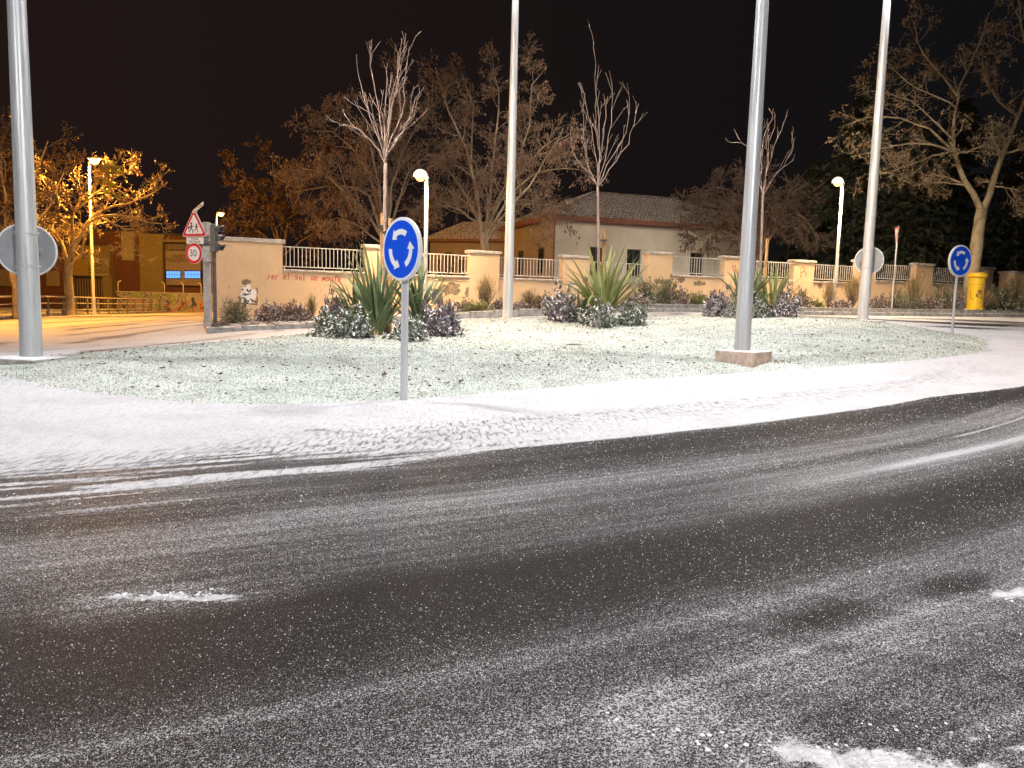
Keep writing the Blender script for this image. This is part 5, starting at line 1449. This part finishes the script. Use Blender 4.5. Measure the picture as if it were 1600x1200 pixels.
young_tree(934, 24.3, (934, 292), [[(934,292),(932,255),(925,200),(912,150),(907,130)], [(934,292),(936,240),(936,180),(930,130),(927,72)], [(934,292),(945,250),(957,190),(958,140),(952,110)],
    [(934,292),(950,255),(975,215),(985,170),(980,130)], [(934,292),(918,270),(898,245),(888,220)], [(934,292),(955,262),(980,225),(992,190),(998,162)], [(934,292),(935,250),(945,200),(950,150)],
    [(934,292),(920,262),(912,220),(910,170)], [(934,292),(938,250),(930,200),(932,150)]],
    'middle young bare vase-shaped tree rising in front of the white house', 2, .048, ((938.5, 358, .2),))
young_tree(1187, 26.0, (1192, 305), [[(1192,305),(1188,270),(1190,220),(1205,190),(1212,180)], [(1192,305),(1198,270),(1210,235),(1215,215),(1224,190)], [(1192,305),(1205,280),(1225,260),(1238,235),(1240,218)],
    [(1192,305),(1186,260),(1185,215),(1200,185)], [(1192,305),(1184,280),(1178,240),(1165,225),(1150,222)], [(1192,305),(1200,260),(1200,220),(1210,200)]],
    'right young bare tree half hidden by the thick mast on the square footing', 3, .046, ((1191.5, 372, -.2),))

# ------------------------------------------------------------------ flax clumps, each leaf its own object
def flax_leaf_mesh(seed, L, bend, w_):
    R = random.Random(seed); n = 9; V = []
    for i in range(n+1):
        f = i/n; a = bend*f**1.8; 
        # arc in the x-z plane
        if i == 0: x = z = 0.0
        else: x += math.sin(a)*L/n; z += math.cos(a)*L/n
        ww = w_*(.55+.9*f)*(1-f**3.2) if f < 1 else .001
        V += [(x-.25*ww*math.cos(a)*0, -ww/2, z), (x+ww*.28*math.cos(a), 0, z-ww*.2*math.sin(a)), (x, ww/2, z)]
    F = []
    for i in range(n):
        a = i*3; F += [(a, a+1, a+4, a+3), (a+1, a+2, a+5, a+4)]
    me = bpy.data.meshes.new('leaf'); me.from_pydata(V, [], F); me.shade_smooth(); me.update(); return me
FL = []
for k in range(10):
    FL.append((flax_leaf_mesh(k, 1, [.18, .3, .45, .7, 1.0, 1.5, 2.2, .25, .55, .9][k], [.045, .05, .05, .045, .045, .04, .04, .055, .05, .045][k]), k))
FLm = {}
def flax(px, Yd, n, H, mkey, label, seed, spread=1.0):
    R = random.Random(seed); b = gp(px, Yd); b.z = lawn_z(b.x, b.y)
    t = thing('flax_plant', label, 'plant', b, 'flax clumps on the island')
    for i in range(n):
        f = i/n; k = R.choice([0, 1, 2, 7]) if f < .5 else (R.choice([2, 3, 4, 8, 9]) if f < .85 else R.choice([4, 5, 6]))
        key = (k, mkey)
        if key not in FLm:
            me = FL[k][0].copy(); me.materials.append(MAT[mkey]); FLm[key] = me
        o = mkobj('leaf', FLm[key], None, t, Vector((R.uniform(-.09, .09), R.uniform(-.09, .09), 0)))
        L = H*R.uniform(.78, 1.18)*(1.0 if f < .6 else .85); o.scale = (L*spread, L*1.15 if True else 1, L)
        o.rotation_euler = (R.uniform(-.1, .1), R.uniform(.02, .48)+(.0 if f < .4 else .18), R.uniform(0, 2*PI))
    m = MB(); m.lathe(b, [(.14, -.05), (.12, .1), (.07, .25)], 10); obj('crown_base', m, MAT['drygrass'], t)
flax(590, 19.6, 50, 2.1, 'flax', 'large green flax clump left of the big blue sign post', 1)
flax(652, 20.4, 38, 1.95, 'flax', 'green flax clump just right of the big blue sign post', 2)
flax(560, 20.6, 22, 1.5, 'flax', 'smaller flax clump at the left of the first planting group', 3)
flax(943, 23.6, 56, 2.25, 'flaxy', 'tall yellow-green flax clump below the middle young tree', 4)
flax(905, 24.3, 20, 1.45, 'flax', 'small green flax clump left of the tall yellow-green one', 5)
flax(1160, 25.2, 34, 1.85, 'flax', 'green flax clump behind the mast with the square footing', 6)
flax(1205, 25.4, 34, 1.75, 'flaxy', 'yellow-green flax clump right of the mast with the square footing', 7)

# ------------------------------------------------------------------ shrubs
def shrub_mesh(seed, mkey, kind):
    """unit shrub: radius about 1, height about 1.2"""
    R = np.random.RandomState(seed); rr = random.Random(seed)
    brn = []; C = []; D = []
    if kind == 'round':
        ns = 150; nl = 20; ls = .16
    elif kind == 'spiky':
        ns = 110; nl = 13; ls = .20
    else:
        ns = 110; nl = 5; ls = .5
    lobes = [Vector((0, 0, 0))]+[Vector((R.uniform(-.55, .55), R.uniform(-.55, .55), 0)) for _ in range(6)]; lsz = [.85]+[R.uniform(.35, .75) for _ in range(6)]
    for k in range(ns):
        li = R.randint(0, 7) if kind == 'round' else 0; off = lobes[li]; lz = lsz[li] if kind == 'round' else 1
        a = R.uniform(0, 2*PI); el = np.arcsin(R.uniform(.05, 1)); L = R.uniform(.55, 1.2)
        if kind == 'grass': el = R.uniform(.7, 1.55); L = R.uniform(.8, 1.4)
        d = Vector((math.cos(a)*math.cos(el), math.sin(a)*math.cos(el), math.sin(el)*1.15))
        L *= lz
        P = [Vector(off)]
        for s_ in range(1, 4): P.append(off+d*(L*s_/3)+Vector(tuple(R.normal(0, .03, 3))))
        brn.append((P, .022, .008, 2))
        for j in range(nl):
            f = 1-R.rand()**2*.55; q = P[0].lerp(P[-1], f)+Vector(tuple(R.normal(0, .055 if kind != 'grass' else .02, 3))); C.append(tuple(q))
            if kind == 'round': dd = Vector(tuple(R.normal(size=3)))+d*.7
            else: dd = d+Vector(tuple(R.normal(0, .35, 3)))
            dd.normalize(); D.append(tuple(dd))
    C = np.array(C); D = np.array(D); lo = R.uniform(.7, 1.3, len(C))*ls; wd = lo*(.55 if kind == 'round' else (.28 if kind == 'spiky' else .06))
    V, F = leaf_quads(C, D, lo, wd, R)
    lf = bpy.data.meshes.new('foliage'); lf.from_pydata(V.tolist(), [], F.tolist()); lf.materials.append(MAT[mkey]); lf.update()
    V, F = tubes_np(brn); st = bpy.data.meshes.new('stems'); st.from_pydata(V.tolist(), [], F.tolist()); st.materials.append(MAT['darkbark']); st.update()
    return lf, st
SM = {'green': [shrub_mesh(60+k, 'shrubg', 'round') for k in range(2)], 'purple': [shrub_mesh(64+k, 'shrubp', 'round') for k in range(2)], 'russet': [shrub_mesh(68+k, 'shrubr', 'round') for k in range(2)],
      'olive': [shrub_mesh(72+k, 'shrubo', 'spiky') for k in range(2)], 'grass': [shrub_mesh(76, 'drygrass', 'grass')], 'yellow': [shrub_mesh(78, 'flaxy', 'spiky')]}
KN = {'green': 'shrub', 'purple': 'shrub', 'russet': 'shrub', 'olive': 'bush', 'grass': 'grass_tuft', 'yellow': 'bush'}
srr = random.Random(44)
def shrub(kind, px, Yd, wpx, hpx, label, on='lawn', group=None):
    b = gp(px, Yd); b.z = (lawn_z(b.x, b.y) if on == 'lawn' else bed_z(b.x, b.y))-.03
    w_ = wpx/2*Yd/FPX; h = hpx*Yd/FPX/1.15
    t = thing(KN[kind], label, 'shrub' if kind != 'grass' else 'grass', b, group)
    lf, st = srr.choice(SM[kind])
    rz = srr.uniform(0, 6.28)
    f = mkobj('foliage', lf, None, t); s = mkobj('stems', st, None, t); f['kind'] = 'stuff'
    if kind in ('green', 'purple', 'russet'): w_ *= 1.15; h *= 1.22
    for o in (f, s): o.scale = (w_, w_, h); o.rotation_euler = (0, 0, rz)
G1 = 'snow-dusted shrubs on the island'
for k, px, Yd, wp, hp, lb in [
    ('green', 552, 18.6, 62, 48, 'snow-dusted green shrub in front of the large green flax clump'), ('green', 512, 19.2, 50, 42, 'snow-dusted green shrub at the left end of the first planting group'),
    ('purple', 527, 20.6, 52, 62, 'taller snow-dusted purple shrub behind the leftmost island shrubs'),
    ('green', 640, 18.6, 64, 40, 'round snowy green shrub directly behind the big blue sign post'), ('purple', 690, 19.8, 66, 62, 'dark purple snow-dusted shrub right of the big blue sign'),
    ('purple', 660, 20.8, 44, 46, 'purple shrub behind the round snowy shrub near the sign post'),
    ('purple', 878, 24.4, 62, 52, 'purple snow-dusted shrub at the left of the middle planting group'), ('green', 935, 23.0, 56, 40, 'dark green snowy shrub in front of the tall yellow-green flax'),
    ('green', 986, 23.6, 42, 40, 'snowy green shrub right of the tall yellow-green flax'), ('purple', 905, 24.6, 40, 34, 'low purple shrub between the snowy green ones of the middle group'),
    ('purple', 1122, 25.6, 58, 44, 'greyish purple shrub left of the mast with the square footing'), ('purple', 1224, 25.4, 50, 44, 'dark purple shrub at the right end of the right planting group'),
    ('green', 1182, 25.0, 44, 36, 'snowy green shrub just right of the mast with the square footing'), ('green', 1146, 24.9, 34, 28, 'low green shrub partly behind the mast with the square footing')]:
    shrub(k, px, Yd, wp, hp, lb, 'lawn', G1)
# planting bed in front of the wall
def bedY(px, f=.45):
    # depth between kerb and wall along the pixel column
    yk = np.interp(px, [k[0] for k in kb], [k[2] for k in kb]); q = on_wall(px, 480, .12); return yk+.25+(q.y-yk-.25)*f
bl = [('olive', 368, .35, 42, 34, 'spiky green bush at the foot of the leftmost wall block'), ('russet', 350, .2, 18, 12, 'tiny russet shrub beside the traffic signal pole'),
      ('russet', 420, .3, 46, 30, 'wide russet snowy shrub left of the dry grass near the signal'), ('russet', 463, .35, 38, 32, 'russet snowy shrub just left of the dry grass tuft'),
      ('grass', 487, .35, 20, 26, 'dry yellow grass tuft between russet shrub and flax clump'), ('grass', 758, .4, 34, 34, 'dry grass tuft below the bare render patches'),
      ('yellow', 745, .25, 44, 16, 'low yellow cushion plant behind the kerb near the middle mast'), ('russet', 722, .5, 36, 22, 'russet shrub right of the dark purple island shrub'),
      ('russet', 780, .3, 26, 20, 'small russet shrub just left of the middle mast'), ('grass', 826, .4, 36, 20, 'dry grass tuft right of the middle mast'), ('russet', 848, .4, 30, 24, 'small russet shrub left of the middle flax group'),
      ('russet', 812, .25, 26, 16, 'low russet shrub right behind the middle mast foot'), ('olive', 1008, .4, 44, 34, 'olive bush right of the tall yellow-green flax'), ('russet', 1000, .2, 40, 18, 'low russet shrub behind the kerb right of the flax'),
      ('olive', 1040, .45, 40, 40, 'upright olive bush in front of the stepped pier'), ('russet', 1060, .3, 34, 26, 'russet shrub right of the upright olive bush'), ('yellow', 1088, .3, 36, 20, 'low yellowish cushion plant left of the right planting group'),
      ('russet', 1100, .3, 24, 14, 'tiny russet shrub at the bed edge before the right planting group'),
      ('olive', 1250, .5, 34, 26, 'olive bush below the red letter on the pier'), ('russet', 1246, .25, 34, 20, 'russet snowy shrub right of the dark purple island shrub'), ('yellow', 1274, .2, 26, 14, 'bright yellow cushion plant left of the globe lamp post'),
      ('grass', 1293, .35, 22, 26, 'dry grass tuft behind the right globe lamp foot'), ('russet', 1312, .25, 32, 16, 'low russet shrub right of the right globe lamp post'), ('grass', 1330, .45, 34, 34, 'tall dry grass tuft left of the rightmost mast'),
      ('russet', 1374, .3, 34, 22, 'russet shrub just right of the rightmost mast'), ('olive', 1402, .3, 34, 26, 'green bush round the foot of the yield sign'), ('olive', 1430, .35, 34, 22, 'olive bush between yield sign and small blue sign'),
      ('grass', 1424, .6, 30, 34, 'dry grass tuft below the pier with the red ring'), ('russet', 1452, .3, 34, 22, 'russet shrub left of the small blue sign post'), ('olive', 1474, .4, 40, 36, 'green spiky bush behind the small blue sign post'),
      ('purple', 1500, .3, 26, 24, 'purple shrub left of the yellow mailbox'), ('grass', 1532, .04, 34, 20, 'low dry grass at the foot of the yellow mailbox'), ('olive', 1566, .3, 50, 38, 'large green spiky bush right of the yellow mailbox'),
      ('grass', 1580, .5, 40, 34, 'dry reddish grass tuft behind the large bush at the right'), ('olive', 1604, .5, 30, 34, 'dark green bush at the right edge of the photo')]
for k, px, f, wp, hp, lb in bl: shrub(k, px, bedY(px, f), wp, hp, lb, 'bed')

# ------------------------------------------------------------------ fallen leaves and snow lumps
def fallen_mesh(seed):
    R = random.Random(seed); n = 9; P = []
    for i in range(n):
        a = 2*PI*i/n; r = R.uniform(.55, 1.0)*(1 if i % 2 else .6); P.append((r*math.cos(a), r*.75*math.sin(a), .25*R.random()+.35*abs(math.cos(a))))
    me = bpy.data.meshes.new('fallen_leaf'); me.from_pydata(P+[(0, 0, .05)], [], [(i, (i+1) % n, n) for i in range(n)]); me.materials.append(MAT['fallen']); me.update(); return me
fms = [fallen_mesh(k) for k in range(5)]; R = random.Random(9)
spots = [(311,650//1 and 560,0)]*0
cnt = 0
fixed = [(190,596), (212,575), (320,586), (440,560), (640,607), (690,553), (753,586), (808,566), (835,562), (990,580), (1355,541), (560,590), (600,598), (385,545), (345,598), (160,580), (720,608), (850,590), (1010,553), (470,610)]
while cnt < 70:
    if cnt < len(fixed): px, py = fixed[cnt]
    else: px = R.uniform(60, 1500); py = R.uniform(535, 612)
    cnt += 1
    p = rayground(px, py)
    if inside_k(p.x, p.y) > .97: continue
    o = mkobj('fallen_leaf', R.choice(fms), None, None, Vector((p.x, p.y, lawn_z(p.x, p.y)+.03))); s = R.uniform(.05, .095)
    o.scale = (s, s, s*.8); o.rotation_euler = (R.uniform(-.3, .3), R.uniform(-.3, .3), R.uniform(0, 6.28))
    tag(o, 'dry brown fallen leaf lying on the snow-dusted grass', 'leaf', 'dry leaves scattered on the island')
mb = MB()
for k in range(1100):
    a = R.uniform(0, 2*PI); kk = math.sqrt(R.random())*.97; i = int(a/(2*PI)*260); q = oa[i]; x = IC.x+(q[0]-IC.x)*kk; y = IC.y+(q[1]-IC.y)*kk
    z = lawn_z(x, y)+.025; s = R.uniform(.022, .062); ro = Matrix.Rotation(R.uniform(0, 6), 3, 'Z'); base_ = R.choice(fms)
    mb.add([Vector((x, y, z))+ro @ (v.co*s) for v in base_.vertices], [tuple(p.vertices) for p in base_.polygons])
o = obj('leaf_litter', mb, MAT['fallen'], None, kind='stuff'); tag(o, 'small dark bits of leaf litter scattered over the frosted grass', 'leaf litter')

mb = MB()
def lump(x, y, s):
    n = 7; z0 = float(bil(np.array([x]), np.array([y]))[0]); V = []
    for i, (rr, hh) in enumerate(((1, -.1), (.95, .35), (.6, .75))):
        for k in range(n):
            g = 2*PI*k/n+i*.3; q = s*rr*R.uniform(.75, 1.2); V.append((x+q*math.cos(g), y+q*math.sin(g), z0+s*hh*R.uniform(.8, 1.1)))
    V.append((x, y, z0+s*.95)); F = []
    for i in range(2):
        for k in range(n): F.append((i*n+k, i*n+(k+1) % n, (i+1)*n+(k+1) % n, (i+1)*n+k))
    for k in range(n): F.append((2*n+k, 2*n+(k+1) % n, 3*n))
    mb.add(V, F)
def lumps(px0, px1, py0, py1, n, smin, smax, slope=0.0):
    for _ in range(n):
        px = R.uniform(px0, px1); py = R.gauss((py0+py1)/2, (py1-py0)/3)+slope*(px-px0); p = rayground(px, py); lump(p.x, p.y, smin+(smax-smin)*R.random()**3)
lumps(180, 370, 926, 938, 150, .005, .015); lumps(120, 330, 935, 952, 50, .003, .009)
lumps(880, 1110, 1105, 1125, 70, .003, .013, .18); lumps(1050, 1600, 1140, 1175, 160, .003, .012, .09)
lumps(1330, 1600, 1120, 1140, 50, .003, .009, .10); lumps(1500, 1600, 925, 950, 50, .004, .012); lumps(1150, 1500, 945, 1000, 60, .002, .006)
lumps(900, 1500, 730, 800, 90, .004, .011, -.10); lumps(0, 700, 745, 800, 120, .004, .012, -.03); lumps(300, 1300, 800, 1150, 120, .0015, .005)
NG = 420000; yg = np.exp(nrg.uniform(math.log(1.9), math.log(13.0), NG)); xg = nrg.uniform(-1, 1, NG)*(.78*yg+1.2)
rg, sg = polar(xg, yg); dg_ = rg-np.interp(sg, es, er)
pg = .34+.5*(fbm(sg*.15, rg*2.6, 3)-.4)+.35*(fbm(xg*2.2, yg*2.2, 3)-.5)-.16*np.exp(-((rg-41.05)/.42)**2)-.15*np.exp(-((dg_-.5)/.4)**2)+.2*sst(41.5, 42.2, rg)
kg = (dg_ > .04) & (nrg.rand(NG) < pg*1.5); xg = xg[kg]; yg = yg[kg]; n_ = len(xg)
sz = (.0008+.0027*nrg.rand(n_)**3.5)*(.55+yg/4.2); zg = bil(xg, yg)+.004+sz*.35
a1 = nrg.normal(size=(n_, 3)); a1[:, 2] *= .7; a1 /= np.linalg.norm(a1, axis=1, keepdims=True); a2 = np.cross(a1, nrg.normal(size=(n_, 3))); a2 /= np.linalg.norm(a2, axis=1, keepdims=True)
cg = np.stack([xg, yg, zg], -1); sg3 = sz[:, None]
Vg = np.stack([cg+a1*sg3, cg-a1*sg3*.5+a2*sg3*.85, cg-a1*sg3*.5-a2*sg3*.85], 1).reshape(-1, 3)
o = np_mesh('ice_grains', Vg, np.arange(3*n_).reshape(-1, 3), MAT['grain']); o['kind'] = 'stuff'; tag(o, 'tiny glinting grains of ice strewn over the dark asphalt', 'ice')
for _ in range(1500):
    s_e = R.uniform(14, 36); r_e = float(np.interp(s_e, es, er))+abs(R.gauss(0, .10))+(.0 if R.random() < .8 else R.uniform(0, .5)); th = s_e/38.0
    x = PC[0]+r_e*math.sin(th); y = PC[1]-r_e*math.cos(th); lump(x, y, .002+.008*R.random()**3)
o = obj('snow_lumps', mb, MAT['clump'], None, kind='stuff', smooth=True); tag(o, 'small broken lumps of snow left between the tyre tracks', 'snow')
